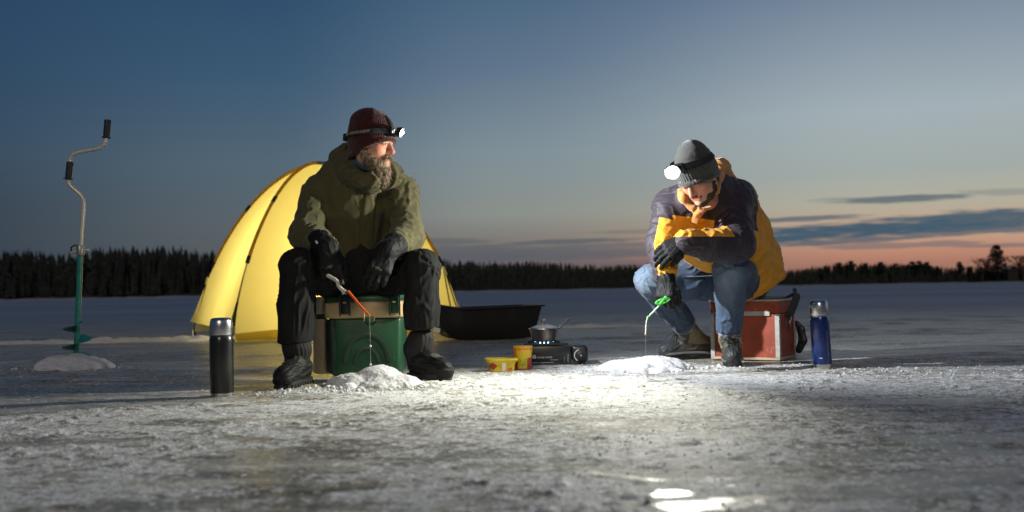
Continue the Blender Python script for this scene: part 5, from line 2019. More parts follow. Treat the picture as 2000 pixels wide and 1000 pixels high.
S.ell(hA(0, -.005, -.05), (.082, .10, .14), hA.M, .015, 's')
S.ell(hA(0, .07, -.13), (.060, .075, .085), hA.M, .015, 's')
solid_mesh("hood", S, .005, m_olive, manA, dict(segs=[(P(664, 345, 5.2), P(690, 290, 5.25), 14, 2.4), (P(690, 350, 5.08), P(775, 345, 5.12), 13, 2.2)], amp=.009, seed=8, fine=.25), smoothing=2)
S = Solid()
nk = [P(686, 300, 5.17), P(696, 318, 5.10), P(712, 326, 5.06), P(730, 330, 5.05)]
solid_mesh("blue_neck_warmer", Solid().chain(nk, [.020, .020, .018, .016], .01), .004, mat("blue_fleece", (.035, .075, .13), .9, var=.2, bump=.5, bscale=300), manA)
# pocket zip, chest patch, sleeve tabs
zp = [P(743, 414, 5.0), P(744, 436, 5.0), P(738, 462, 5.0), P(733, 482, 5.0)]


def drape(pts, off=.003, mesh_o=None):
    """drop points along the view depth onto the parka"""
    mesh = (mesh_o or jackA).data
    co = np.empty(len(mesh.vertices) * 3, np.float32)
    mesh.vertices.foreach_get('co', co)
    co = co.reshape(-1, 3).astype(float) + np.array(root_of(mesh_o or jackA).location)
    out = []
    for p in pts:
        d = np.hypot(co[:, 0] - p[0], co[:, 2] - p[2])
        near = co[d < .012]
        out.append(np.array((p[0], (near[:, 1].min() if len(near) else p[1]) - off, p[2])))
    return out


zz_p = drape([P(743 - 1.6 * i - .5 * max(0, i - 3) , 414 + 9.5 * i, 5.05) for i in range(8)])
MB().ribbon(smoothpath(zz_p, 4), (0.25, -1, 0.1), .016, .003).build("pocket_zip", mat("black_zip_tape", (.006, .006, .007), .6, bump=.2), manA)
lp_ = drape([P(757, 388, 5.05), P(768, 388, 5.05)])
MB().ribbon(lp_, (0.25, -1, .1), .007, .001).build("chest_mark", m_olive_in, manA)

# trousers
m_bib = mat("black_winter_trousers", (0.013, 0.0135, 0.0135), 0.82, var=0.25, vscale=16, bump=0.35, bscale=260, bdist=.0015, spec=.12, sheen=.0)
S = Solid()
S.ell(P(700, 542, 5.34), (.20, .155, .115), k=.04)
S.chain([P(701, 540, 5.28), P(701, 500, 5.20)], [.16, .12], .05, ((0, 1, 0), .7))
S.chain([P(662, 548, 5.32), P(620, 532, 5.08), P(583, 521, 4.88)], [.108, .100, .086], .05)
S.chain([P(739, 548, 5.32), P(784, 534, 5.10), P(824, 523, 4.94)], [.108, .100, .086], .05)
S.chain([P(583, 521, 4.88), P(579, 600, 4.79), P(577, 676, 4.75)], [.085, .083, .086], .03)
S.chain([P(824, 523, 4.94), P(824, 600, 4.93), P(824, 680, 4.93)], [.084, .081, .084], .03)
S.plane(P(577, 668, 4.75), (.05, .1, -1))
pf = [(P(662, 548, 5.32), P(583, 521, 4.88), 13, 1.5), (P(739, 548, 5.32), P(824, 523, 4.94), 13, 1.5),
      (P(583, 521, 4.88), P(577, 660, 4.75), 5.5, 2.2), (P(824, 523, 4.94), P(824, 660, 4.93), 5.5, 2.2)]
solid_mesh("trousers", S, .0055, m_bib, manA, dict(segs=pf, amp=.0085, seed=12, fine=.14, calm=lambda V: sstep(V[:, 2], .225, .30) * .85 + .15), smoothing=2)
m_refl = mat("grey_hem_patch", (.05, .053, .056), .45, var=.1, bump=.1)
MB().ribbon([P(846, 643, 4.845), P(859, 646, 4.87)], (.3, -1, .1), .022, .002).build("hem_patch", m_refl, manA)

# boots with gathered gaiters
m_boot = mat("black_boot_leather", (0.007, 0.007, 0.007), 0.6, var=.35, vscale=30, bump=.4, bscale=150, spec=.25, wear=((.06, .06, .06), .1))
m_sole = mat("black_rubber_sole", (0.010, 0.010, 0.010), 0.6, var=.3, bump=.2)
m_gait = mat("black_gathered_gaiter", (0.006, 0.0058, 0.0055), 0.85, var=.3, vscale=30, bump=.3)
m_lace = mat("dark_lace", (0.02, 0.02, 0.02), .7, var=.3, bump=.2)
for s_, w1_ in (('L', P(578, 662, 4.755)), ('R', P(822, 662, 4.94))):
    heel, toe, an = JA['heel' + s_], JA['toe' + s_], JA['an' + s_]
    S = Solid()
    d, L, q = boot_solid(S, heel, toe, an)
    S.plane(q(.5, .012), (0, 0, -1), .004)
    b_ = solid_mesh("boot", S, .0045, m_boot, manA, dict(segs=[(q(.1, .06), q(.9, .05), 12, 3)], amp=.004, seed=4), smoothing=2)
    sole_mesh(heel - d * .01, toe + d * .0, m_sole, b_, h=.030)
    n_ = nrm(np.cross(d, UP))
    pl, pr2 = lace_rows(b_, q, d, n_, [(.68, .04, .8), (.60, .05, .75), (.52, .06, .65), (.44, .08, .5)])
    laces(pl, pr2, m_lace, b_)
    S = Solid()
    S.chain([w1_, an + UP * .05, an + UP * .0], [.064, .064, .056], .02)

    def gather(V, Q, c0=an, d0=d):
        rel = V - c0
        ang = np.arctan2(rel @ n_, rel @ d0)
        amp = .0055 * (.4 + .6 * np.abs(fbm(V * 9, 2, 3)))
        return V + vnormals(V, Q) * (amp * (np.abs(np.sin(ang * 11 + 2.0 * vnoise(V * 14, 2))) - .5) + .004 * fbm(V * 26, 2, 6))[:, None]
    solid_mesh("gaiter", S, .0045, m_gait, manA, mod=gather)

# gloves
m_cufflogo = mat("pale_cuff_mark", (.60, .58, .52), .6, var=.1, bump=0)
m_hilite = mat("painted_highlight", (.07, .068, .055), .6, var=.2, bump=.2)
gripA = None
for s_, cuffp in (('L', P(625, 474, 4.93)), ('R', P(770, 481, 4.93))):
    hd = JA['hand' + s_]
    S = Solid()
    K, tip = hand_solid(S, JA['wr' + s_] + nrm(hd[0]) * .01, hd[0], hd[1], hd[2], hd[3], 1.36, 1.14, .75)
    S.chain([cuffp, JA['wr' + s_]], [.066, .056], .02)
    g_ = solid_mesh("glove", S, .0035, m_glove, manA, dict(segs=[(cuffp, K[1], 20, 2), (K[1], K[1] + nrm(hd[0]) * .09, 22, 3)], amp=.004, seed=5), smoothing=1)
    if s_ == 'L':
        gripA = (K, tip, g_)
    bk = nrm(np.asarray(hd[1], float) - nrm(hd[0]) * (np.asarray(hd[1]) @ nrm(hd[0])))
    S2 = Solid()
    kc = (K[1] + K[2]) / 2 + bk * .0185
    S2.ell(kc, (.024, .012, .007), np.stack([nrm(np.cross(nrm(hd[0]), bk)), nrm(hd[0]), bk], 1))
    solid_mesh("knuckle_highlight", S2, .003, m_hilite, g_)  # highlight on the knuckles put in as a lighter grey shape
    side = -1 if s_ == 'L' else 1
    cf = JA['wr' + s_] * .45 + cuffp * .55 + np.array((side * .014 - .006, -.062, .012))
    MB().box((-.005, -.003, -.010), (.005, .003, .010), Matrix.Rotation(math.radians(-35 * side * -1), 3, 'Y'), cf).build("cuff_mark", m_cufflogo, g_, bevel=.001, seg=1)

# beanie
m_maroon = mat("maroon_knit", (0.042, 0.0068, 0.0070), 0.9, var=.22, vscale=60, bump=.6, bscale=260, bdist=.003, spec=.2, sheen=.3)
S = Solid()
S.ell(hA(0, -.012, .035), np.array((.092, .114, .118)) * 1.11, hA.M, .02)
S.ell(hA(0, -.028, .112), np.array((.068, .086, .056)) * 1.11, hA.M, .04)
S.chain([hA(0, -.02, .0), hA(0, -.022, -.07)], [.094, .086], .03)
S.plane(hA(0, .0, -.026), hA.d(0, .46, -1), .006)
S.chain([hA(math.sin(q) * .0835, -.003 + math.cos(q) * .1085, -.020 + .46 * (-.010 + math.cos(q) * .112)) for q in np.linspace(0, 2 * math.pi, 33)], [.0100] * 33, .008)
solid_mesh("beanie", S, .004, m_maroon, manA, smoothing=1, mod=ribs(hA, 56, .0040, -.026, .46))
# beard and moustache
m_beard = mat("greying_brown_beard", (0.105, 0.070, 0.042), .75, var=.5, vscale=60, bump=.6, bscale=300, col2=(.26, .20, .14), spec=.25)
S = Solid()
e = lambda c, r, k=.016: S.ell(hA(*c), r, hA.M, k)
e((0, .066, -.120), (.045, .044, .055))
e((0, .078, -.158), (.032, .030, .036))
for sx_ in (-1, 1):
    e((sx_ * .040, .048, -.092), (.026, .038, .040))
    e((sx_ * .058, .012, -.062), (.016, .034, .044))
    e((sx_ * .068, -.004, -.030), (.010, .018, .030))
    S.cap(hA(sx_ * .004, .103, -.047), hA(sx_ * .030, .086, -.064), .0085, .008, .008)
S.cap(hA(-.018, .105, -.0635), hA(.018, .105, -.0635), .0055, .0055, .004, op='s')


def shag(V, Q):
    q = hA.loc(V)
    return V + vnormals(V, Q) * (.007 * fbm(q * np.array((70, 70, 22)), 2, 3) + .003 * fbm(q * 100, 1, 4))[:, None]


V, Q = S.mesh(.0035)
V = shag(relax(V, Q, 1), Q)
beard = link("beard", mesh_np("beard", V.copy(), Q, m_beard), manA)
NB_ = vnormals(V, Q)
sel = (hA.loc(V)[:, 1] > .0)
hair_strands("beard_hair", (V[sel], NB_[sel]), hA, m_beard, beard, 2600, .022, .75, 11)

LAMP_A_LENS = hA(.004, .158, .058)
AX = nrm(AIM_A - LAMP_A_LENS)
bandA = lambda th: (math.sin(th) * .0985, -.012 + math.cos(th) * .1180, .046 + .016 * math.cos(th))
headlamp("lit headlamp strapped round the maroon beanie, seen from the side", hA, LAMP_A_LENS, LAMP_A_LENS + np.array((.95, -.12, -.40)), bandA, ("LED HEADLIGHT", math.radians(138), .0185))
spot("headlamp_beam", tuple(LAMP_A_LENS + nrm((.95, -.12, -.40)) * .02), tuple(AIM_A), BEAM_A, 96, 1.0, COOL, .02)

# short ice rod in his right hand, line and beads running down to the heap
m_rodwhite = mat("white_rod_handle", (.62, .58, .50), .4, var=.1, bump=0)
m_rodorange = mat("orange_rod_blank", (.80, .12, .02), .4, var=.1, bump=0)
m_line = mat("pale_line", (.45, .5, .45), .4, bump=0, var=0)
m_bead = mat("white_bead", (.75, .78, .70), .3, bump=0, var=0)
m_reel = mat("dark_reel_plastic", (.02, .02, .03), .4, bump=0)
K, tip, _g = gripA
r0 = P(658, 549, 4.735)
rodA = thing("ice_fishing_rod", r0, "short orange ice rod with a white handle held by the man in olive", "fishing rod")
MB().tube(smoothpath([P(640, 538, 4.78), r0, P(661, 558, 4.72), P(668, 566, 4.70), P(676, 571, 4.685)], 5), [.009] * 21, 10).build("handle", m_rodwhite, rodA)
MB().tube([P(674, 570, 4.687), P(682, 571.5, 4.68)], .0075, 10).build("ferrule", mat("navy_ferrule", (.01, .014, .05), .4), rodA)
MB().tube([P(667, 565, 4.70), P(670, 574, 4.685)], .0035, 6).build("hook_keeper", m_rodwhite, rodA)
MB().tube([P(680, 569, 4.68), P(701, 594, 4.63), P(722, 617, 4.58)], [.0065, .0058, .0045], 10).build("rod_blank", m_rodorange, rodA)
MB().lathe(P(668, 551, 4.72), [(.012, -.008), (.014, -.006), (.010, 0), (.014, .006), (.012, .008)], 16, (1, 0, .3)).build("reel", m_reel, rodA)
lt = P(722, 617, 4.578)
MB().tube([lt, P(723.5, 675, 4.578), P(724, 716, 4.59)], .0009, 4).build("fishing_line", m_line, rodA)
for py in (676, 712):
    S = Solid().ell(P(723.7, py, 4.578), (.0055, .0055, .0065))
    solid_mesh("bead", S, .002, m_bead, rodA)

# ------------------------------------------------------------------ man in the yellow and purple jacket
hB = Head(P(1363, 344, 5.12), (-.50, -.58, -.66), roll=.06, scale=1.10)
JB = dict(pelvis=P(1462, 545, 5.85), belly=P(1425, 482, 5.66), chest=P(1386, 420, 5.46), neck=P(1376, 368, 5.28), chestdir=(.5, .8, .2),
          shL=P(1312, 398, 5.42), elL=P(1292, 478, 5.34), wrL=P(1302, 545, 5.16), shR=P(1432, 392, 5.52), elR=P(1436, 480, 5.27), wrR=P(1338, 470, 5.12),
          hipL=P(1418, 548, 5.80), knL=P(1270, 546, 5.60), anL=P(1346, 645, 5.985), hipR=P(1458, 548, 5.86), knR=P(1427, 524, 5.38), anR=P(1424, 655, 5.50),
          heelL=np.array((1.215, 6.06, 0)), toeL=np.array((.880, 5.985, 0)), heelR=np.array((1.222, 5.62, 0)), toeR=np.array((1.172, 5.335, 0)),
          handL=(P(1298, 592, 5.10) - P(1302, 545, 5.16), (-.55, -.8, .1), (.6, -.7, 0), [(45, 60, 40), (50, 66, 40), (52, 68, 40), (54, 68, 40)]),
          handR=(P(1296, 490, 5.10) - P(1338, 466, 5.12), (.3, -.75, .6), (-.3, -.3, -.9), [(16, 28, 22), (16, 30, 22), (18, 30, 22), (22, 30, 22)]))
manB = person("man in yellow and purple jacket bent forward on the red box over his rod", JB, hB, .9)

m_jack = mat("golden_yellow_shell", (0.60, 0.275, 0.016), 0.62, var=0.14, vscale=22, bump=0.3, bscale=360, bdist=.0012, spec=.35, sheen=.1,
             regions=(("purple", (0.026, 0.018, 0.026)),))
m_hoodB = mat("orange_fleece_lining", (0.46, 0.20, 0.042), 0.85, var=0.15, vscale=40, bump=0.5, bscale=220, sheen=.3)
S = Solid()
fl = (nrm((.5, .8, .25)), .86)
S.chain([P(1464, 542, 5.84), P(1434, 482, 5.72), P(1396, 428, 5.54), P(1384, 394, 5.40)], [.170, .182, .176, .125], .06, fl)
S.chain([P(1308, 402, 5.38), P(1348, 390, 5.34), P(1390, 376, 5.38), P(1432, 392, 5.48)], [.080, .088, .092, .095], .05)
S.chain([P(1345, 425, 5.40), P(1368, 470, 5.47), P(1388, 492, 5.52)], [.105, .120, .115], .06)
S.chain([P(1402, 352, 5.44), P(1438, 392, 5.60), P(1462, 450, 5.76), P(1482, 510, 5.88)], [.060, .105, .110, .115], .06)
S.chain([P(1482, 505, 5.86), P(1496, 537, 5.86)], [.13, .108], .05)
S.chain([P(1309, 402, 5.38), P(1294, 478, 5.32), P(1300, 532, 5.19)], [.090, .084, .060], .035)
S.chain([P(1424, 398, 5.47), P(1436, 474, 5.275)], [.112, .100], .04)
S.chain([P(1438, 478, 5.275), P(1385, 480, 5.17), P(1340, 473, 5.12)], [.096, .080, .064], .03)
S.plane(P(1500, 562, 5.86), (.55, 0, -1), .01)
sgB = dict(torso=[(P(1384, 390, 5.4), P(1464, 545, 5.84)), (P(1345, 425, 5.40), P(1388, 492, 5.52))], armL=[(P(1309, 398, 5.38), P(1294, 478, 5.32)), (P(1294, 478, 5.32), P(1300, 532, 5.19))],
           armR=[(P(1424, 394, 5.47), P(1436, 474, 5.275)), (P(1436, 474, 5.275), P(1340, 473, 5.12))])


def purpleB(V):
    def dist_(segs):
        return np.min([seg_coords(V, a, b)[0] for a, b in segs], 0)
    dT = dist_(sgB['torso']) - .13
    dT = np.minimum(dT, seg_coords(V, P(1438, 392, 5.62), P(1482, 510, 5.88))[0] - .11)
    dL = dist_(sgB['armL']) - .078
    up_r = seg_coords(V, *sgB['armR'][0])
    fo_r = seg_coords(V, *sgB['armR'][1])
    dR = np.minimum(up_r[0] - .098, fo_r[0] - .072)
    # torso: yoke over chest and shoulders, yellow below and down the back
    yoke = (V - P(1384, 436, 5.42)) @ nrm((.10, .10, 1))
    backp = (V - P(1464, 374, 5.60)) @ nrm((-.86, -.5, .0))
    hood_gap = yoke
    sT = np.minimum(hood_gap, backp)
    # centre strip with the zip stays yellow
    # right arm of the man (left in the picture)
    a, b = sgB['armL'][0]
    zl_ = (V - P(1310, 432, 5.36)) @ nrm((.25, 0, 1))
    e0, e1_ = sgB['armL'][1]
    tq_ = np.clip((a[2] - V[:, 2]) / (a[2] - e1_[2]), 0, 1)
    axp = np.where((tq_ < .6)[:, None], a + (b - a) * (tq_ / .6)[:, None], b + (e1_ - b) * ((tq_ - .6) / .4)[:, None])
    outer = -((V - axp) @ nrm((1, -.35, 0)) + .028)
    sL = np.maximum(zl_, outer)
    # left arm of the man: sleeve purple, yellow along the top of the forearm
    ax_f = nrm(sgB['armR'][1][1] - sgB['armR'][1][0])
    rel = V - sgB['armR'][1][0]
    hgt_ = rel[:, 2] - (rel @ ax_f) * ax_f[2]
    sF = .026 - hgt_
    sF = np.maximum(sF, .075 - fo_r[1])
    sR = np.where(up_r[0] < fo_r[0] - .0, .05, sF)
    sR = np.maximum(sR, np.where(up_r[1] < np.linalg.norm(sgB['armR'][0][1] - sgB['armR'][0][0]) - .05, .05, -.05))
    out = np.where((dT < dL) & (dT < dR), sT, np.where(dL < dR, sL, sR))
    return {'purple': np.clip(out, -.05, .05)}


fsegB = [(P(1310, 398, 5.42), P(1292, 478, 5.34), 15, 1.3), (P(1292, 478, 5.34), P(1300, 532, 5.19), 20, 1.3),
         (P(1428, 392, 5.50), P(1438, 478, 5.275), 12, 1.4), (P(1438, 478, 5.275), P(1340, 473, 5.12), 15, 1.3),
         (P(1388, 385, 5.5), P(1464, 545, 5.84), 8.5, 1.7), (P(1438, 392, 5.62), P(1500, 540, 5.87), 9, 1.8)]
jackB = solid_mesh("padded_jacket", S, .0055, m_jack, manB, dict(segs=fsegB, amp=.0075, seed=23, fine=.2, quilt=(.085, .75)), attrs=purpleB, smoothing=2)
# hood lining and open collar
S = Solid()
S.chain([P(1412, 346, 5.46), P(1407, 328, 5.40), P(1397, 322, 5.34)], [.052, .046, .030], .03)
S.chain([P(1402, 326, 5.33), P(1398, 348, 5.27), P(1391, 372, 5.195), P(1379, 396, 5.185), P(1364, 418, 5.22)], [.036, .038, .038, .034, .022], .02)
S.chain([P(1332, 374, 5.24), P(1336, 388, 5.215), P(1350, 404, 5.225), P(1364, 414, 5.25)], [.022, .022, .020, .018], .02)
S.chain([P(1428, 354, 5.48), P(1412, 352, 5.48), P(1385, 356, 5.46)], [.030, .05, .05], .03)
S.ell(hB(0, -.0, -.03), (.084, .10, .15), hB.M, .012, 's')
solid_mesh("hood_lining", S, .0045, m_hoodB, manB, dict(segs=[(P(1410, 325, 5.5), P(1364, 408, 5.32), 16, 2.0)], amp=.007, seed=14), smoothing=1)
MB().lathe(P(1357, 403, 5.175), [(.009, -.006), (.010, 0), (.006, .008)], 12, (.3, -1, 0)).build("cord_toggle", mat("brown_toggle", (.16, .07, .02), .5), manB)
zs_ = drape([P(1363 - .5 * i, 418 + 4 * i, 5.22) for i in range(5)], .004, jackB)
MB().ribbon(smoothpath(zs_, 3), (-.25, -1, .2), .034, .006).build("zip_flap", m_hoodB, manB, bevel=.002)
mk = P(1372, 412, 5.135)
MB().box((-.010, -.003, -.006), (.010, .003, .006), Matrix.Rotation(math.radians(-35), 3, 'Y'), mk).build("chest_badge", mat("pink_white_badge", (.75, .25, .28), .5), manB, bevel=.001, seg=1)

# jeans
m_denim = mat("blue_denim", (0.050, 0.078, 0.125), 0.85, var=0.22, vscale=36, bump=0.45, bscale=420, bdist=.0012, spec=.2, sheen=.1,
              regions=(("faded", (0.125, 0.165, 0.215), .07),))
S = Solid()
S.ell(P(1452, 548, 5.84), (.165, .15, .12), k=.04)
S.chain([P(1416, 550, 5.80), P(1340, 550, 5.70), P(1272, 547, 5.61)], [.112, .104, .086], .04)
S.chain([P(1458, 550, 5.86), P(1442, 536, 5.62), P(1427, 526, 5.39)], [.105, .102, .090], .04)
S.chain([P(1270, 548, 5.605), P(1304, 592, 5.79), P(1344, 642, 5.985)], [.086, .077, .067], .03)
S.chain([P(1427, 526, 5.39), P(1425, 585, 5.42), P(1424, 652, 5.50)], [.090, .077, .066], .03)
cutp = P(1336, 634, 5.955)
S.plane(cutp, nrm((.5, .35, -.75)), .004, cutp - .15, cutp + .15)
cutp = P(1424, 648, 5.5)
S.plane(cutp, (0, .1, -1), .004, cutp - .13, cutp + .13)
jf = [(P(1416, 550, 5.80), P(1272, 547, 5.61), 10, 1.6), (P(1458, 550, 5.86), P(1427, 526, 5.39), 11, 1.6),
      (P(1270, 548, 5.605), P(1337, 634, 5.955), 8, 1.8), (P(1427, 526, 5.39), P(1424, 642, 5.49), 9, 1.6)]


def fadedB(V):
    d1 = np.linalg.norm((V - P(1262, 552, 5.54)) * np.array((1, 1, .8)), axis=1)
    d2 = np.linalg.norm((V - P(1420, 535, 5.30)) * np.array((1.1, 1, .62)), axis=1)
    return {'faded': np.maximum(.085 - d1, .085 - d2) + .03 * fbm(V * 14, 3, 3)}


jeans = solid_mesh("jeans", S, .0055, m_denim, manB, dict(segs=jf, amp=.0075, seed=31, fine=.2), attrs=fadedB, smoothing=2)
for (cA, cB, rr) in ((P(1331, 628, 5.94), P(1337, 634.5, 5.962), .0685), (P(1424.5, 640, 5.493), P(1424, 648.5, 5.50), .0675)):
    ax_ = nrm(cB - cA)
    ll = np.linalg.norm(cB - cA)
    MB().lathe(cA, [(rr - .006, -.004), (rr, .0), (rr + .001, ll * .5), (rr, ll), (rr - .005, ll + .003), (rr - .012, ll)], 36, ax_, close=False).build("hem", m_denim, manB)
    MB().lathe(cB + ax_ * .0005, [(rr - .001, 0), (rr + .0008, .0), (rr + .0005, .004), (rr - .006, .004)], 36, ax_, close=False).build("frayed_edge", mat("frayed_hem", (.30, .34, .38), .9, var=.5, vscale=120, bump=.5), manB)
m_stitch = mat("pale_stitching", (.28, .32, .36), .8, bump=0)
MB().tube([P(1318, 539, 5.568), P(1345, 540, 5.583), P(1372, 539.5, 5.60), P(1392, 538, 5.615)], .0022, 5).build("side_seam", m_stitch, manB)

# turned-down socks and hiking boots
m_sock = mat("cream_wool_sock", (.58, .50, .42), .9, var=.2, vscale=60, bump=.6, bscale=260)
m_hike = mat("dark_brown_hiking_leather", (0.050, 0.046, 0.036), 0.55, var=.4, vscale=26, bump=.4, bscale=160, spec=.4,
             regions=(("suede", (0.20, 0.165, 0.10), .002), ("toecap", (0.030, 0.034, 0.034), .003)))
m_hsole = mat("grey_black_sole", (0.016, 0.017, 0.018), 0.6, var=.3, bump=.2)
m_midsole = mat("grey_midsole", (0.15, 0.145, 0.145), 0.6, var=.25, bump=.2)
m_eyelet = mat("eyelet_metal", (.55, .52, .45), .3, 1.0, bump=0)
for s_, sk in (('L', [P(1336, 633, 5.955), P(1344, 648, 5.985)]), ('R', [P(1424, 640, 5.49), P(1424, 656, 5.51)])):
    S = Solid()
    S.chain(sk, [.052, .052], .01)
    solid_mesh("sock", S, .004, m_sock, manB, dict(segs=[(sk[0] + UP * .05, sk[1] - UP * .05, 30, 2)], amp=.0025, seed=2))
    heel, toe, an = JB['heel' + s_], JB['toe' + s_], JB['an' + s_]
    S = Solid()
    d, L, q = boot_solid(S, heel, toe, an - UP * .028, .060)
    S.plane(q(.5, .016), (0, 0, -1), .004)

    def bat(V, q=q, d=d, heel=heel, L=L):
        t_ = (V - heel) @ d / L
        return {'suede': np.minimum(np.minimum(V[:, 2] - .088 - .04 * np.maximum(0, t_ - .4), .56 - t_), t_ - .10),
                'toecap': np.maximum(.052 - V[:, 2], (t_ - .72) * .2)}
    b_ = solid_mesh("hiking_boot", S, .0045, m_hike, manB, dict(segs=[(q(.1, .06), q(.9, .05), 13, 3)], amp=.004, seed=6), attrs=bat, smoothing=1)
    sole_mesh(heel - d * .012, toe + d * .004, m_hsole, b_, h=.034)
    n_ = nrm(np.cross(d, UP))
    mid_ = MB()
    mid_.ribbon([q(t_, .028 + .012 * math.sin(t_ * 3.1)) + n_ * sg * w_ for sg in (-1,) for (t_, w_) in ((.02, .045), (.2, .052), (.4, .050), (.62, .056), (.8, .055), (.95, .036))], [tuple(-n_)] * 6, .012, .003)
    mid_.ribbon([q(t_, .028 + .012 * math.sin(t_ * 3.1)) + n_ * w_ for (t_, w_) in ((.02, .045), (.2, .052), (.4, .050), (.62, .056), (.8, .055), (.95, .036))], [tuple(n_)] * 6, .012, .003)
    mid_.build("midsole", m_midsole, b_)
    pl, pr2 = lace_rows(b_, q, d, n_, [(.70, .04, .85), (.62, .05, .8), (.54, .06, .7), (.46, .07, .55), (.30, .105, .12), (.26, .128, .03), (.24, .148, 0.0)])
    laces(pl, pr2, m_lace, b_, .0034)
    ey = MB()
    for p_ in pl + pr2:
        ey.lathe(p_, [(.005, 0), (.0055, .002), (.003, .0035)], 8, UP + d * .4)
    ey.build("eyelet", m_eyelet, b_)['kind'] = 'stuff'
    c0 = (pl[-1] + pr2[-1]) / 2 + d * .006
    for sg in (-1, 1):
        MB().tube(smoothpath([c0, c0 + n_ * sg * .03 + UP * .022, c0 + n_ * sg * .055 + UP * .004, c0 + n_ * sg * .03 - UP * .012, c0], 5), .003, 5).build("lace_loop", m_lace, b_)
        MB().tube(smoothpath([c0, c0 + n_ * sg * .03 + d * .03 + UP * .004, c0 + n_ * sg * .055 + d * .06 - UP * .03], 5), .0025, 5).build("lace_end", m_lace, b_)

# gloves
for s_, cuffp in (('L', P(1301, 536, 5.19)), ('R', P(1344, 472, 5.12))):
    hd = JB['hand' + s_]
    S = Solid()
    K, tipB = hand_solid(S, JB['wr' + s_] + nrm(hd[0]) * .008, hd[0], hd[1], hd[2], hd[3], 1.14, 1.06, .6)
    S.chain([cuffp, JB['wr' + s_]], [.046, .042], .02)
    g_ = solid_mesh("glove", S, .0033, m_glove, manB, dict(segs=[(cuffp, K[1], 20, 2), (K[1], K[1] + nrm(hd[0]) * .09, 22, 3)], amp=.003, seed=9))

# beanie, stubble beard
m_grey = mat("grey_green_knit", (0.045, 0.048, 0.042), 0.9, var=.2, vscale=60, bump=.6, bscale=260, bdist=.003, spec=.2, sheen=.4)
S = Solid()
S.ell(hB(0, -.012, .035), np.array((.092, .112, .114)) * 1.09, hB.M, .02)
S.ell(hB(.012, -.052, .098), np.array((.062, .068, .062)) * 1.09, hB.M, .035)
S.chain([hB(0, -.02, .0), hB(0, -.022, -.06)], [.092, .086], .03)
S.plane(hB(0, .0, -.016), hB.d(0, .40, -1), .006)
S.chain([hB(math.sin(q) * .0835, -.003 + math.cos(q) * .1085, -.012 + .40 * (-.010 + math.cos(q) * .112)) for q in np.linspace(0, 2 * math.pi, 33)], [.0100] * 33, .008)
solid_mesh("beanie", S, .004, m_grey, manB, smoothing=1, mod=ribs(hB, 50, .0042, -.016, .40))
m_stub = mat("dark_stubble", (0.06, 0.042, 0.03), .8, var=.4, vscale=80, bump=.6, bscale=320, spec=.2)
S = Solid()
e = lambda c, r, k=.014: S.ell(hB(*c), r, hB.M, k)
e((0, .060, -.098), (.040, .042, .030))
for sx_ in (-1, 1):
    e((sx_ * .040, .040, -.082), (.024, .034, .032))
    e((sx_ * .058, .008, -.058), (.014, .030, .040))
    S.cap(hB(sx_ * .004, .098, -.047), hB(sx_ * .026, .084, -.060), .006, .006, .006)
S.cap(hB(-.020, .104, -.0625), hB(.020, .104, -.0625), .008, .008, .004, op='s')
V, Q = S.mesh(.0035)
V = relax(V, Q, 1)
V = V + vnormals(V, Q) * (.003 * fbm(hB.loc(V) * 70, 2, 3))[:, None]
beardB = link("beard", mesh_np("beard", V.copy(), Q, m_stub), manB)
hair_strands("beard_hair", (V, vnormals(V, Q)), hB, m_stub, beardB, 1400, .009, .5, 12, .0008)

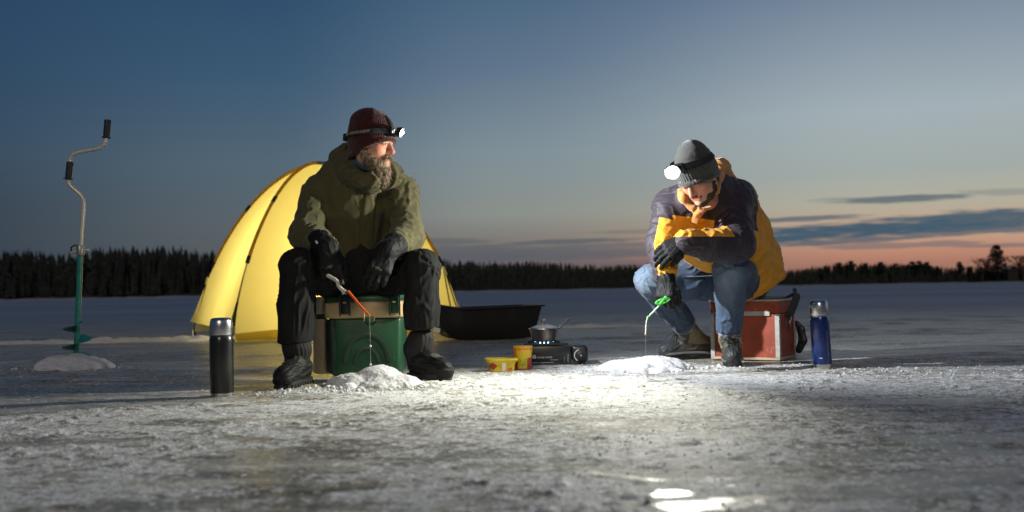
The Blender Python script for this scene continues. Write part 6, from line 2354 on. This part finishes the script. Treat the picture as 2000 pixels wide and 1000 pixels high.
LENS_B = hB(.006, .150, .132)
bandB = lambda th: (math.sin(th) * .0935, -.014 + math.cos(th) * .1095, .082 + .042 * math.cos(th))
headlamp("blazing headlamp on the grey beanie of the man in yellow", hB, LENS_B, LENS_B + np.array((-.25, -.85, -.55)), bandB, size=1.5, over=False)
axB = nrm(AIM_B - LENS_B)
spot("headlamp_beam", tuple(LENS_B + axB * .018), tuple(AIM_B), BEAM_B, 84, .35, COOL, .02)
spot("headlamp_fill", tuple(LENS_B + axB * .019), tuple(LENS_B + np.array((-1.45, -1.10, -.34))), FILL_B, 146, 1.0, (.97, .95, .82), .025)  # added fill at the lens, aimed aside at the foreground and other man

# short rod with a bright green ring and line
m_neon = mat("bright_green_ring", (.10, .60, .09), .4, var=.1, bump=0)
m_rodtip = mat("white_rod_tip", (.75, .80, .70), .4, var=.05, bump=0)
m_redtip = mat("red_tip_bead", (.70, .08, .05), .4, bump=0)
RY_ = 5.065
R = lambda x, y, dy=0: P(x, y, RY_ + dy)
rodB = thing("ice_fishing_rod", R(1296, 585), "short green and white ice rod with a drooping tip held by the man in yellow", "fishing rod")
ringp = [R(1294 + 14 * math.cos(q) , 588 + 4.5 * math.sin(q) - 4 * math.cos(q), .035 * math.sin(q)) for q in np.linspace(0, 2 * math.pi, 28)]
MB().tube(ringp, .0035, 8, False).build("reel_ring", m_neon, rodB)
ringp = [R(1294 + 11 * math.cos(q), 589 + 3 * math.sin(q) - 3 * math.cos(q), .028 * math.sin(q)) for q in np.linspace(0, 2 * math.pi, 28)]
MB().tube(ringp, .003, 8, False).build("reel_ring", m_neon, rodB)
MB().tube([R(1302, 578, .03), R(1286, 598)], .0065, 8).build("handle", m_neon, rodB)
MB().tube([R(1287, 597), R(1276, 609), R(1266, 619)], [.0045, .0042, .004], 8).build("rod_blank", mat("pale_green_blank", (.50, .72, .48), .4, bump=0), rodB)
MB().lathe(R(1265.5, 619.5), [(.005, -.006), (.006, 0), (.005, .006)], 10, (-.6, 0, -.8)).build("joint", m_neon, rodB)
MB().tube(smoothpath([R(1265, 620), R(1262.5, 630), R(1261.5, 642), R(1261, 653)]), .0034, 8).build("rod_tip", m_rodtip, rodB)
solid_mesh("tip_bead", Solid().ell(R(1261, 654), (.0055, .0055, .005)), .002, m_redtip, rodB)
MB().tube([R(1261, 655), R(1261, 712)], .0005, 4).build("fishing_line", m_line, rodB)
